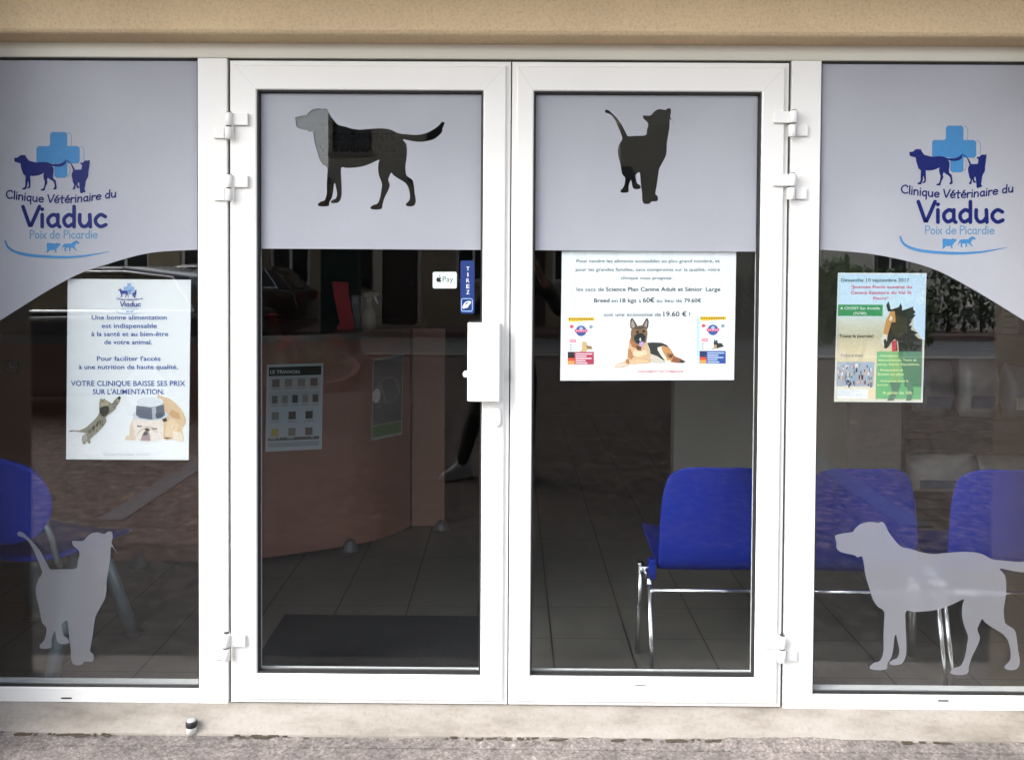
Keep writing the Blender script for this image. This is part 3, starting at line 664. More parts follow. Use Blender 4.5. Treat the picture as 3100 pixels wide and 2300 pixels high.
# ------------------------------------------------------------------ stickers and posters
WHT, BLK = (.78,.79,.79,1), (.02,.02,.022,1)
def rrect(u0, v0, u1, v1, r):
    o = []
    for cx, cy, a in ((u1-r, v0+r, -90), (u1-r, v1-r, 0), (u0+r, v1-r, 90), (u0+r, v0+r, 180)):
        o += [(cx+r*math.cos(math.radians(a+t)), cy+r*math.sin(math.radians(a+t))) for t in (0, 30, 60, 90)]
    return o
def quadmap(tl, tr, br, bl):
    return lambda s, t: ((tl[0]*(1-s)+tr[0]*s)*(1-t)+(bl[0]*(1-s)+br[0]*s)*t, (tl[1]*(1-s)+tr[1]*s)*(1-t)+(bl[1]*(1-s)+br[1]*s)*t)
def circ(cx, cy, rx, ry=None, n=18): return [(cx+rx*math.cos(2*math.pi*i/n), cy+(ry or rx)*math.sin(2*math.pi*i/n)) for i in range(n)]

# pull sign
t = thing('pull_sign', 'narrow blue sticker reading TIREZ above the white door handle', 'sign', at(1415, 949, -.003))
g = MB(); g.prism([[tuple(at(u, v, -.0012)) for u, v in rrect(1394+(0), 789, 1436, 949, 6)]], -.002, axis=1); g.build('backing', mat('sign_blue', (.006,.028,.16), (.007,.032,.175), 9, .4), t)
g = MB(); Y0 = -.0036
for ch, vb in zip('TIREZ', (819, 837, 855, 872.5, 890)):
    wd_ = 3 if ch == 'I' else 9.5; text(g, ch, 1416.5-wd_/2, 1416.5+wd_/2, vb, 12, WHT, at, Y0, .012)
o1 = rrect(1397, 904, 1430, 942, 5); 
for i in range(len(o1)):
    a, b = o1[i], o1[(i+1) % len(o1)]; g.ribbon([a, b], [2.0, 2.0], (.35,.55,.8,1), at, Y0-.00003*(i % 3))
g.poly([(1400,928),(1406,917),(1413,912),(1422,911),(1427,914),(1424,919),(1418,926),(1416,931),(1410,932),(1402,935),(1400,932)], WHT, at, Y0-.0002)
g.poly([(1409,918),(1414,914.5),(1419,914.5),(1412,921),(1408,924)], (.02,.07,.3,1), at, Y0-.0004)
g.build('lettering', M['print'], t)
# payment sticker
t = thing('payment_sticker', 'small pale sticker with black apple shape and Pay left of the blue sign', 'sticker', at(1346, 873, -.003))
g = MB(); g.prism([[tuple(at(u, v, -.0012)) for u, v in rrect(1310, 823, 1383, 873, 5)]], -.0012, axis=1); g.build('backing', mat('sticker_pale', (.60,.70,.68), (.58,.68,.66), 9, .4), t)
g = MB(); ap = smooth_line([(1329,841),(1333,839),(1335,842),(1333.2,846),(1335.5,850.5),(1333,854),(1329,853.4),(1325,854),(1321.5,850),(1321,845),(1324,840)], 4, True)
g.poly(ap, BLK, at, -.0028); g.poly([(1328.6,838.5),(1329.2,834.5),(1332.2,832.8),(1331.6,836.6)], BLK, at, -.0028)
text(g, 'Pay', 1340, 1372, 853, 17, (.06,.09,.09,1), at, -.0028, -.004); g.build('lettering', M['print'], t)

YP, YPR = .0135, .0125
def poster(name, label, cat, tl, tr, br, bl, m=None):
    c = at((tl[0]+tr[0])/2, max(bl[1], br[1]), YP); t = thing(name, label, cat, c)
    P = [at(*p, YP) for p in (tl, tr, br, bl)]
    g = MB(); g.prism([[tuple(p) for p in P]], .0006, axis=1); g.build('sheet', m or M['paper'], t)
    return t
# --- left poster
t = poster('food_price_poster', 'white poster with blue text, kitten and bulldog in a hat in the left window', 'poster', (205,844), (578,847), (571,1392), (200,1390))
BLUE = srgb(34,84,160); g = MB()
def tq(x0, x1, yb, cap, sn, col=BLUE, bold=.008): text(g, sn, x0*Q, x1*Q, 800+yb*Q, cap*Q, col, at, YPR, bold)
tq(573,1042,346,30,'Une bonne alimentation'); tq(636,980,398,30,'est indispensable'); tq(571,1052,449,30,'à la santé et au bien-être'); tq(652,950,500,30,'de votre animal.')
tq(606,1003,603,30,"Pour faciliter l'accès"); tq(492,1112,655,30,'à une nutrition de haute qualité,'); tq(443,1158,760,34,'VOTRE CLINIQUE BAISSE SES PRIX',bold=.008); tq(580,1026,812,34,"SUR L'ALIMENTATION.",bold=.008)
tq(648,945,1195,22,'Demandez-nous conseil !',(.62,.67,.70,1),-.005)
g.build('printed_text', M['print'], t)
g = MB(); s0 = .242
logo(g, at, YPR, lambda x, y: (358+(x-88)*Q*s0*1.0, 877+(y-683)*Q*s0*1.02), s0, (srgb(60,80,150), srgb(150,182,224), srgb(170,190,214))); g.build('clinic_logo', M['print'], t)
e5 = 400/2227
def P5(x, y): return (190+x*e5, 1150+y*e5)
g = MB(); yk = YPR
def pk(pts, c, dy=0):
    q_ = [P5(*p) for p in pts]; g.poly(q_, srgb(*c), at, yk-dy); g.mottle(q_, srgb(*c), at, yk-dy)
catp = [(100,865),(150,845),(280,850),(390,800),(480,720),(560,640),(590,600),(615,540),(615,380),(640,300),(660,330),(700,310),(730,340),(800,380),(830,400),(860,350),(920,290),(960,270),(980,300),(960,370),(900,450),(890,490),(830,540),(760,590),(720,640),(740,680),(700,760),(600,870),(500,960),(460,1000),(470,1060),(440,1075),(410,1040),(380,1050),(390,1080),(340,1082),(320,1000),(330,940),(390,890),(310,885),(200,865),(110,872)]
pk(catp, (150,146,130)); pk([(618,470),(700,440),(770,440),(790,520),(740,590),(690,620),(640,590),(620,540)], (72,70,62), .0002)
pk([(640,380),(700,330),(790,390),(760,425),(660,440)], (178,164,138), .0002); pk([(930,290),(962,274),(978,300),(958,330),(935,330)], (58,58,52), .0002)
pk([(390,880),(430,940),(400,1030),(340,1030),(335,950)], (168,166,155), .0002); pk([(100,865),(150,846),(170,850),(120,872)], (90,95,100), .0002)
for i in range(26):
    f = random.random(); x = 430+f*280+random.uniform(-50, 50)*.8; y = 900-f*240+random.uniform(-45, 55)
    pk([(x-10, y-22), (x+2, y-26), (x+14, y+20), (x+4, y+24)], (92,88,76), .0004)
for x, y in ((850,400),(880,360),(870,450),(905,400)): pk([(x-22, y-8), (x+24, y+6), (x+20, y+16), (x-24, y+2)], (70,66,58), .0004)
pk([(660,360),(680,352),(686,372),(668,376)], (60,56,46), .0004)
g.build('kitten_picture', M['print'], t)
g = MB()
pk(smooth_line([(1590,275),(1700,280),(1850,350),(1980,480),(2060,620),(2070,720),(2010,830),(2040,980),(2030,1030),(1940,1032),(1860,1000),(1700,985),(1690,600)], 4, True), (218,190,155))
pk([(1760,700),(1850,620),(1960,760),(1900,900),(1800,960),(1720,930)], (228,205,172), .0001); pk([(1860,860),(1990,880),(2045,1000),(2030,1030),(1930,1030),(1850,980)], (232,218,200), .0002)
pk([(1790,560),(1850,500),(1960,560),(1990,660),(1850,640)], (200,166,122), .0002); pk([(1690,978),(1760,966),(1840,985),(1760,992)], (110,100,88), .0003)
pk([(1190,640),(1230,640),(1230,1012),(1050,1010),(1060,950),(1120,930),(1130,780)], (222,203,180), .0002)
pk(smooth_line([(1220,650),(1450,660),(1640,650),(1690,720),(1700,900),(1650,1000),(1480,1035),(1300,1030),(1225,960),(1205,850),(1180,760)], 4, True), (232,222,212), .0004)
pk([(1310,1022),(1340,920),(1375,860),(1430,845),(1465,910),(1478,1025)], (170,150,150), .0006); pk([(1345,935),(1380,870),(1440,880),(1420,930)], (96,88,88), .0008)
pk([(1375,825),(1420,808),(1470,835),(1460,862),(1400,862)], (78,70,66), .0009); pk([(1250,760),(1310,772),(1350,768),(1320,792),(1260,790)], (120,104,90), .0006)
pk([(1495,790),(1540,812),(1600,812),(1580,835),(1520,832)], (120,104,90), .0006); pk([(1220,960),(1290,850),(1400,780),(1480,780),(1600,900),(1500,840),(1410,805),(1310,865)], (205,192,180), .0005)
pk([(1660,645),(1740,620),(1762,690),(1700,708)], (82,66,54), .0006)
pk(circ(1475, 590, 302, 92, 28), (205,214,222), .0007)
pk([(1240,430),(1480,465),(1700,415),(1722,590),(1650,645),(1480,668),(1300,640),(1232,585)], (108,112,126), .0010); pk([(1500,470),(1570,450),(1585,655),(1510,662)], (176,184,188), .0012)
pk([(1560,560),(1700,550),(1690,620),(1570,640)], (92,100,112), .0013); pk(circ(1475, 370, 226, 84, 28), (218,223,228), .0012)
g.build('bulldog_picture', M['print'], t)
# --- middle notice
t = poster('price_notice', 'landscape white notice with German shepherd and two feed bags on right door', 'notice', (1701,760), (2229,759), (2222,1150), (1696,1152))
e3 = 550/2163
def P3(x, y): return (1690+x*e3, 740+y*e3)
g = MB(); DT = srgb(36,62,72)
def t3(x0, x1, yb, cap, sn, bold=0.0, c=DT):
    a, b = P3(x0, yb), P3(x1, yb); text(g, sn, a[0], b[0], a[1], cap*e3, c, at, YPR, bold)
LT = srgb(60,86,96)
t3(218,1922,216,42,'Pour rendre les aliments accessibles au plus grand nombre, et',c=LT); t3(208,1925,318,42,'pour les grandes familles, sans compromis sur la qualité, votre',c=LT); t3(745,1380,418,42,'clinique vous propose :',c=LT)
t3(218,545,556,48,'les sacs de',c=LT); t3(568,1715,556,50,'Science Plan Canine Adult et Sénior',.009,srgb(40,62,72)); t3(1757,1930,556,50,'Large',.009,srgb(40,62,72))
t3(426,610,690,50,'Breed',.009,srgb(30,46,54)); t3(634,708,690,46,'en',c=LT); t3(735,930,690,50,'18 kgs',.009,srgb(30,46,54)); t3(958,984,690,46,'à'); t3(1008,1146,690,58,'60€',.009,srgb(24,38,44)); t3(1170,1474,690,46,'au lieu de',c=LT); t3(1500,1702,690,48,'79.60€',.009,srgb(30,46,54))
t3(542,1222,856,48,'soit une économie de',c=srgb(52,80,90)); t3(1252,1530,856,60,'19.60 €',.009,srgb(24,38,44)); t3(1558,1572,856,48,'!')
t3(938,1490,1525,28,'UNIQUEMENT SUR COMMANDE',.01,srgb(222,130,140)); t3(600,890,1525,20,'à partir du 1er mars 2017',-.005,srgb(196,200,200))
g.build('printed_text', M['print'], t)
g = MB()
def p3(pts, c, dy=0):
    q_ = [P3(*p) for p in pts]; g.poly(q_, srgb(*c), at, YPR-dy); g.mottle(q_, srgb(*c), at, YPR-dy)
p3([(850,1120),(900,1170),(1000,1200),(1050,1150),(1070,1210),(1100,1300),(1110,1380),(1090,1410),(850,1430),(780,1460),(690,1470),(670,1455),(700,1420),(780,1395),(820,1380),(830,1250)], (212,178,138))
p3([(1060,1170),(1130,1165),(1230,1170),(1290,1195),(1320,1230),(1200,1230),(1180,1250),(1230,1330),(1270,1380),(1230,1405),(1150,1395),(1105,1330),(1090,1250)], (50,54,50))
p3([(1100,1300),(1180,1330),(1240,1370),(1290,1400),(1250,1410),(1100,1405)], (205,196,180), .0002)
p3([(1180,1225),(1250,1205),(1330,1235),(1365,1290),(1390,1330),(1450,1355),(1400,1405),(1300,1400),(1260,1370),(1210,1300)], (196,142,90), .0001)
p3([(1180,1230),(1225,1212),(1240,1270),(1300,1370),(1270,1380),(1215,1310)], (232,222,205), .0003); p3([(1370,1330),(1450,1355),(1520,1395),(1480,1410),(1400,1408),(1350,1390)], (146,92,62), .0004); p3([(1460,1370),(1520,1395),(1485,1409),(1440,1400)], (60,60,56), .0006)
p3([(1340,1300),(1375,1310),(1350,1350),(1310,1345)], (92,66,44), .0005); p3([(1300,1290),(1345,1300),(1330,1340),(1290,1330)], (150,100,60), .0004); p3([(1275,1380),(1330,1375),(1345,1405),(1290,1412)], (235,226,210), .0007)
for e_ in ([(855,985),(858,900),(880,872),(915,920),(940,965),(930,1005),(880,1010)], [(1000,965),(1040,890),(1060,872),(1078,920),(1070,985),(1048,1015)]): p3(e_, (64,62,60), .0003)
for e_ in ([(868,980),(872,915),(884,900),(905,935),(915,975),(890,995)], [(1020,970),(1045,910),(1058,900),(1062,940),(1050,990)]): p3(e_, (172,150,140), .0005)
p3([(875,1000),(940,968),(1000,962),(1052,1000),(1062,1050),(1054,1120),(1045,1160),(1000,1195),(950,1195),(900,1165),(866,1120),(862,1050)], (132,104,76), .0006)
p3([(880,1000),(940,970),(1000,965),(1045,1000),(1000,1000),(960,1020),(920,1005)], (92,78,62), .0008); p3([(862,1110),(900,1165),(950,1200),(940,1240),(880,1220),(850,1160)], (172,116,74), .0008)
p3([(905,1090),(950,1055),(1000,1055),(1038,1090),(1032,1150),(990,1172),(960,1185),(928,1172),(902,1130)], (44,48,50), .0010)
p3([(925,1030),(955,1025),(960,1050),(930,1058)], (32,30,28), .0012); p3([(1000,1020),(1035,1022),(1030,1048),(1002,1048)], (32,30,28), .0012)
p3([(965,1125),(980,1105),(990,1150),(970,1150)], (200,206,204), .0013); p3([(968,1165),(1012,1155),(1018,1190),(992,1218),(962,1185)], (196,160,214), .0014)
p3([(935,1195),(992,1220),(985,1262),(945,1258),(925,1230)], (104,70,46), .0009); p3([(905,1260),(980,1275),(1040,1250),(1060,1300),(960,1340),(880,1320)], (226,206,172), .0004)
p3([(830,1250),(860,1240),(900,1330),(870,1370),(825,1340)], (186,132,88), .0004); p3([(850,1385),(960,1365),(1060,1380),(1080,1405),(860,1425)], (224,188,148), .0004); p3([(800,1370),(835,1360),(850,1420),(810,1410)], (170,118,80), .0006)
p3([(700,1425),(790,1410),(830,1430),(720,1462),(680,1458)], (224,204,184), .0004)
g.build('shepherd_picture', M['print'], t)
def feedbag(dx, dy, col, sub):
    def b(pts, c, k=0): p3([(x+dx, y+dy) for x, y in pts], c, k)
    R = lambda x0, y0, x1, y1: [(x0,y0),(x1,y0),(x1,y1),(x0,y1)]
    b(R(112,850,428,1430), (226,234,238)); b(R(118,868,428,908), (238,204,60), .0002)
    b([(118,908),(428,900),(300,912),(140,922)], (236,190,70), .0003)
    for i in range(10): b(R(130+i*29, 876, 148+i*29, 899), (150,104,40), .0005)
    b(R(232,933,315,943), (186,196,206), .0002); b(circ(272,1028,64), (70,92,150), .0002); b([(192,1012),(350,1010),(346,1044),(200,1046)], (214,86,124), .0004); b(circ(272,1002,22,20), (176,192,214), .0006)
    for i in range(5): b(R(212+i*26,1020,228+i*26,1036), (236,176,196), .0006)
    b(circ(160,978,24,20), (212,80,98), .0002); b(circ(390,980,22,22), (140,160,168), .0002); b(R(136,1130,212,1168), (222,120,140), .0002); b(R(142,1142,206,1156), (240,190,200), .0004)
    for i in range(3): b(circ(150,1196+i*30,12,9), (150,160,160), .0002); b(R(180,1190+i*30,208,1200+i*30), (196,202,204), .0002)
    b(R(113,1278,424,1428), col, .0002); b(R(113,1278,194,1350), (46,36,40) if sub else (40,52,96), .0004); b(R(113,1350,194,1386), (214,84,54), .0004); b(R(113,1386,194,1426), (236,160,84), .0004)
    for i, ww in enumerate((200,130,190,120,140)): b(R(206,1296+i*27,206+ww,1309+i*27), (240,220,226) if sub else (196,210,236), .0004)
    if sub:
        b([(258,1278),(285,1240),(280,1170),(305,1150),(340,1165),(345,1200),(400,1215),(412,1245),(350,1250),(330,1276)], (206,176,124), .0003); b([(330,1200),(395,1210),(400,1245),(345,1240)], (150,120,76), .0005)
    else:
        b([(245,1262),(285,1240),(280,1180),(292,1130),(306,1165),(322,1135),(330,1185),(375,1185),(405,1225),(330,1245)], (52,52,50), .0003); b([(286,1210),(312,1200),(318,1240),(270,1256)], (190,150,110), .0005)
g = MB(); feedbag(0, 0, (178,62,84), True); g.build('feed_bag_picture', M['print'], t)
g = MB(); p3([(1650,866),(1690,850),(1692,1432),(1660,1425),(1645,1300)], (190,212,222)); feedbag(1570, -11, (48,82,158), False); g.build('feed_bag_picture', M['print'], t)
# --- horse poster
t = poster('open_day_poster', 'colourful open day poster with a dark horse head in the right window', 'poster', (2537,826), (2805,827), (2793,1218), (2525,1216))
e4 = 320/1259
def P4(x, y): return (2510+x*e4, 810+y*e4)
def p4(pts, c, dy=0):
    q_ = [P4(*p) for p in pts]; g.poly(q_, srgb(*c), at, YPR-dy)
    if sum(c) < 560: g.mottle(q_, srgb(*c), at, YPR-dy)
g = MB()
bands = [(78,(196,220,236)),(260,(198,222,236)),(440,(200,222,234)),(560,(204,218,222)),(640,(204,208,194)),(720,(200,198,176)),(820,(196,190,164)),(900,(204,194,164)),(980,(214,200,166)),(1060,(220,206,172)),(1180,(222,210,180)),(1300,(224,214,188)),(1420,(226,220,200)),(1592,None)]
ex = lambda y: (108-(y-62)*.030, 1152-(y-62)*.0315)
nb = 44
for i in range(nb):
    y0, y1 = 78+(1592-78)*i/nb, 78+(1592-78)*(i+1)/nb; ym = (y0+y1)/2
    for k in range(len(bands)-1):
        if bands[k][0] <= ym <= bands[k+1][0]:
            f = (ym-bands[k][0])/(bands[k+1][0]-bands[k][0]); c0 = bands[k][1]; c1 = bands[k+1][1] or c0; c = tuple(a*(1-f)+b*f for a, b in zip(c0, c1)); break
    a0, b0 = ex(y0); a1, b1 = ex(y1); p4([(a0+6,y0),(b0-4,y0),(b1-4,y1),(a1+6,y1)], c)
p4([(880,430),(1150,430),(1140,860),(1105,850),(1000,700),(1010,560)], (196,218,236), .0002);
p4([(680,450),(705,400),(720,440),(735,500),(770,490),(830,470),(850,420),(870,470),(870,510),(930,490),(1005,465),(1000,495),(1030,530),(1000,560),(1035,560),(970,640),(1000,620),(950,690),(985,690),(975,740),(1060,775),(1020,800),(1060,840),(1110,855),(1105,1000),(830,1000),(820,880),(780,850),(740,890),(710,940),(680,965),(650,955),(680,850),(700,720),(760,600),(780,530),(700,520)], (44,46,42), .0004)
p4([(800,560),(930,600),(930,760),(830,840),(760,800),(740,700)], (62,58,44), .0006)
p4([(735,520),(782,520),(795,650),(745,650),(705,780),(685,865),(650,835),(650,750),(680,620)], (196,146,88), .0007); p4([(730,570),(760,600),(735,640),(715,620)], (232,216,188), .0009)
p4([(620,840),(650,790),(692,800),(690,870),(655,945),(628,905)], (216,214,196), .0009); p4([(650,860),(680,850),(690,940),(660,962)], (52,50,46), .0011)
p4([(745,880),(800,862),(820,990),(748,1000)], (196,66,78), .0008); p4([(795,870),(806,870),(812,990),(800,992)], (110,40,44), .0010)
p4([(108,440),(640,443),(636,578),(104,575)], (64,148,92), .0003)
p4([(570,998),(1108,1000),(1092,1568),(552,1562)], (112,178,122), .0005); p4([(820,1000),(1108,1000),(1100,1420),(900,1420),(870,1200)], (82,128,98), .0007); p4([(700,1000),(830,1000),(850,1400),(760,1400)], (132,176,112), .0007)
p4([(720,1365),(860,1370),(830,1460),(770,1580),(690,1585),(750,1470)], (96,128,106), .0009); p4([(910,1370),(985,1375),(1010,1470),(980,1580),(915,1585),(940,1470)], (98,134,110), .0009)
p4([(96,1122),(540,1122),(528,1416),(86,1412)], (166,176,190), .0003)
for i in range(90):
    x, y = random.uniform(100, 515), random.uniform(1140, 1390); c = random.choice([(92,112,140),(70,66,72),(214,186,170),(228,226,230),(146,184,210),(190,150,140),(58,60,66),(120,130,110),(232,222,216)])
    hh = random.uniform(14, 60); ww = random.uniform(8, 26); p4([(x,y),(x+ww,y-4),(x+ww-3,y+hh),(x+3,y+hh)], c, .0005+.000004*i)
p4([(390,1270),(530,1260),(525,1410),(360,1410)], (176,176,186), .0004)
p4([(96,1450),(465,1452),(460,1560),(90,1555)], (236,238,238), .0003)
p4(smooth_line([(480,1460),(530,1440),(550,1500),(520,1560),(470,1540)], 4, True), (234,214,176), .0002)
g.build('horse_picture', M['print'], t)
g = MB(); yk4 = YPR-.0016
def t4(x0, x1, yb, cap, sn, c, bold=.01, slant=0):
    a, b = P4(x0, yb), P4(x1, yb); text(g, sn, a[0], b[0], a[1], cap*e4, srgb(*c), at, yk4, bold, slant)
t4(142,955,168,42,'Dimanche 10 septembre 2017',(72,104,116),.004); RED = (222,74,108)
t4(262,985,246,34,'"Journée Porte ouverte du',RED,.010); t4(258,982,314,36,'Centre Equestre du Val St',RED,.010); t4(525,705,382,34,'Pierre"',RED,.010)
t4(132,605,500,34,'A CROISY Sur Andelle',(226,240,230),.009); t4(290,445,560,32,'(76780)',(226,240,230),.009); t4(120,528,832,40,'Toute la journée!',(52,52,44),.010); t4(140,400,1060,36,'Foire à tout',(150,146,170),.01,.15)
YEL = (226,238,176)
t4(585,820,1062,30,'- Animations:',YEL,.008); t4(580,1042,1114,30,'démonstrations, Tours de',YEL,.008); t4(575,1076,1164,30,'poney, Stands, Expositions,',YEL,.008); t4(585,880,1232,30,'- Restauration et',YEL,.008); t4(580,890,1282,30,'Buvette sur place',YEL,.008); t4(585,945,1362,30,'- Animations toute la',YEL,.008); t4(570,700,1408,30,'journée',YEL,.008); t4(640,985,1506,36,'A partir de 10h',YEL,.008)
for i, (yy, ww) in enumerate(((1470,270),(1495,210),(1520,290))): t4(100,100+ww,yy,14,('Renseignements et réservations','par téléphone le matin','inscriptions sur place')[i],(150,170,196),0)
g.build('printed_text', M['print'], t)

# ------------------------------------------------------------------ small knob on the sill
best = None
for k in range(200):
    y = -.04+(yf+.012+.04)*k/199; z = (zt-.012)+(.022-(zt-.012))*k/199; p = at(582, 2207, y); e_ = abs(p.z-z)
    if best is None or e_ < best[0]: best = (e_, Vector((p.x, y, z)))
kb = best[1]+Vector((0, -.006, .004))
t = thing('door_stop', 'small black and white round door stop on the sill below the left post', 'door stop', kb)
g = MB(); g.lathe(kb, [(.016,-.012),(.016,.006),(.0175,.008)], 20); g.build('base', M['plastic'], t)
g = MB(); g.lathe(kb+Vector((0,0,.0082)), [(.0175,0),(.0185,.003),(.0185,.016),(.017,.019)], 24); g.build('bumper', M['rubber'], t)
g = MB(); g.lathe(kb+Vector((0,0,.0274)), [(.0155,0),(.015,.002),(.009,.004),(.003,.005)], 20); g.build('cap', mat('cap_grey', (.38,.39,.40), (.33,.34,.35), 9, .6), t)

# ------------------------------------------------------------------ inside: chairs
def make_chair(label, loc, rz):
    t = thing('waiting_chair', label, 'chair', (0,0,0), group='blue plastic chairs in the waiting room')
    # local frame: sitter faces +y, back shell near y=0
    prof = [(-.036,.760,.165),(-.031,.750,.172),(-.020,.67,.190),(-.008,.56,.203),(.004,.46,.207),(.018,.398,.205),(.050,.364,.200),(.12,.355,.200),(.24,.380,.205),(.36,.398,.208),(.43,.400,.200),(.455,.388,.190)]
    nx = 14; bm = bmesh.new(); rows = []
    for y, z, w in prof:
        r = []
        for i in range(nx+1):
            f = -1+2*i/nx; e = abs(f)
            back = max(0.0, min(1.0, (z-.40)/.3)) if y < .05 else 0
            cz = z-(.035*e**5 if z > .7 else 0)+(.022*e**3 if y > .05 else 0); cy = y+.045*back*e*e
            r.append(bm.verts.new((f*w, cy, cz)))
        rows.append(r)
    for a in range(len(rows)-1):
        for i in range(nx):
            f = bm.faces.new([rows[a][i], rows[a][i+1], rows[a+1][i+1], rows[a+1][i]]); f.smooth = True
    me = bpy.data.meshes.new('shell'); bm.to_mesh(me); bm.free(); me.materials.append(M['blue'])
    o = bpy.data.objects.new('shell', me); COL.objects.link(o); o.parent = t
    md = o.modifiers.new('thick', 'SOLIDIFY'); md.thickness = .009; md.offset = -1; sd = o.modifiers.new('smooth', 'SUBSURF'); sd.levels = sd.render_levels = 2
    LX = .240; rr = .0085
    for sx in (-1, 1):
        g = MB(); g.tube([(sx*(LX+.006), -.128, .0), (sx*(LX+.008), -.045, .345)], rr, 14); o = g.build('leg', M['chrome']); o.parent = t
        g = MB(); g.tube([(sx*(LX+.018), .16, .0), (sx*(LX+.012), .15, .2), (sx*(LX+.008), .14, .345)], rr, 14); o = g.build('leg', M['chrome']); o.parent = t
        g = MB(); g.tube([(sx*(LX+.008), -.045, .345), (sx*(LX+.006), -.018, .358), (sx*(LX+.004), .1, .36), (sx*(LX+.006), .13, .356), (sx*(LX+.008), .14, .345)], rr, 14); o = g.build('side_rail', M['chrome']); o.parent = t
        g = MB(); xb = sx*(LX+.028); g.box(min(xb, xb-sx*.05), max(xb, xb-sx*.05), .05, .075, .352, .372, .003); g.box(xb-.006, xb+.006, .04, .085, .345, .388, .003); o = g.build('link_bracket', M['chrome']); o.parent = t
        g = MB(); g.box(sx*.225-.012, sx*.225+.012, .02, .06, .335, .405, .004); o = g.build('mounting_block', M['blue']); o.parent = t
    g = MB(); g.tube([(-LX-.006, -.052, .325), (LX+.006, -.052, .325)], .006, 12); o = g.build('rear_bar', M['chrome']); o.parent = t
    t.location = loc; t.rotation_euler.z = rz
    return t
CY = .205; CXO = .038
ch = make_chair('blue plastic chair on chrome legs seen through the right glass door', (.703+CXO, CY, FLOOR), 0)
c2 = copy_tree(ch); c2.location = (1.222+CXO, CY, FLOOR); c2['label'] = 'blue plastic chair right behind the frosted dog head in the right window'
c3 = copy_tree(ch); c3.location = (1.742+CXO, CY, FLOOR); c3['label'] = 'blue chair at the right window edge, behind the frosted dog rear'

t = thing('visitor_chair', 'blue chair with separate rounded back on thick grey legs behind the frosted cat', 'chair', (0,0,0))
vc = t
g = MB(); nx, nz = 16, 12; V = []
for j in range(nz+1):
    b = -1+2*j/nz; row = []
    for i in range(nx+1):
        a = -1+2*i/nx
        # square to rounded panel
        x = a*math.sqrt(1-.42*b*b); z = b*math.sqrt(1-.42*a*a)
        row.append(g.bm.verts.new((x*.245, -.005+.05*x*x-.02*z, .635+z*.165)))
    V.append(row)
for j in range(nz):
    for i in range(nx): f = g.bm.faces.new([V[j][i], V[j][i+1], V[j+1][i+1], V[j+1][i]]); f.smooth = True
o = g.build('backrest', M['brightblue']); o.parent = t; md = o.modifiers.new('thick', 'SOLIDIFY'); md.thickness = .02; sd = o.modifiers.new('smooth', 'SUBSURF'); sd.levels = sd.render_levels = 1
g = MB(); V = []
for j in range(nz+1):
    b = -1+2*j/nz; row = []
    for i in range(nx+1):
        a = -1+2*i/nx; x = a*math.sqrt(1-.36*b*b); y = b*math.sqrt(1-.36*a*a)
        row.append(g.bm.verts.new((x*.25, .30+y*.23, .405+.03*x*x-.03*max(0, y)**2)))
    V.append(row)
for j in range(nz):
    for i in range(nx): f = g.bm.faces.new([V[j][i], V[j][i+1], V[j+1][i+1], V[j+1][i]]); f.smooth = True
o = g.build('seat', M['brightblue']); o.parent = t; md = o.modifiers.new('thick', 'SOLIDIFY'); md.thickness = .022; sd = o.modifiers.new('smooth', 'SUBSURF'); sd.levels = sd.render_levels = 1
for sx in (-1, 1):
    g = MB(); g.tube([(sx*.215, .035, .56), (sx*.228, .05, .50), (sx*.230, .07, .42), (sx*.215, .10, .385), (sx*.17, .14, .38)], .0105, 12); o = g.build('back_tube', M['steelgrey']); o.parent = t
    for y0, y1 in ((.22, .03), (.34, .43)):
        g = MB(); g.tube([(sx*.17, y0, .385), (sx*.245, y1, .012)], .024, 18); lg = g.build('leg', M['steelgrey']); lg.parent = t
        g = MB(); g.lathe((sx*.245, y1, 0), [(.040,0),(.040,.009),(.028,.016)], 24); f_ = g.build('foot_pad', M['rubber']); f_.parent = lg
t.location = (-1.845, .145, FLOOR); t.rotation_euler.z = math.radians(-16)

# doormat
a, b = onz(880, 1858, FLOOR+.01), onz(783, 2036, FLOOR+.01)
g = MB(); g.box(-.938, -.055, .105, a.y, FLOOR+.0005, FLOOR+.010, .003); tag(g.build('doormat', M['mat']), 'dark fibre doormat on the tiles behind the left door', 'doormat')

# ------------------------------------------------------------------ reception desk
CT = 1.185
pix = [(-260,1716),(120,1715),(350,1712),(600,1710),(780,1702),(925,1683),(1060,1662),(1160,1638),(1240,1605)]
crv = [onz(u, v, FLOOR) for u, v in pix]; crv = [Vector(p) for p in smooth_line([tuple(p) for p in crv], 8)]
desk = thing('reception_desk', 'long curved terracotta reception desk facing the glass doors', 'reception desk', (crv[20].x, 1.6, FLOOR))
def foot(pts, off): return [(p.x, p.y-off, 0) for p in pts]
L_ = foot(crv, 0); back = [(L_[-1][0], 2.5, 0), (L_[0][0], 2.5, 0)]
g = MB(); g.prism([[(x, y, FLOOR+.02) for x, y, _ in L_+back]], CT-.035-FLOOR-.02, axis=2); o = g.build('front_panel', M['terracotta'], desk)
for p in o.data.polygons:
    if abs(p.normal.z) < .3: p.use_smooth = False
g = MB(); L2 = foot(crv, .03); g.prism([[(x, y, CT-.034) for x, y, _ in L2+[(L_[-1][0]+.02, 2.5, 0), (L_[0][0], 2.5, 0)]]], .034, axis=2); g.build('countertop', M['counter'], desk)
e0, e1 = onz(1246, 1604, FLOOR), onz(1345, 1602, FLOOR)
g = MB(); g.box(e0.x, e1.x, e0.y+.01, e0.y+.04, FLOOR+.02, CT-.001, .003); o = g.build('end_panel', mat('lighter_terracotta', (.20,.10,.065), (.18,.09,.06), 3, .45), desk); o['label'] = 'lighter flat end panel of the desk'
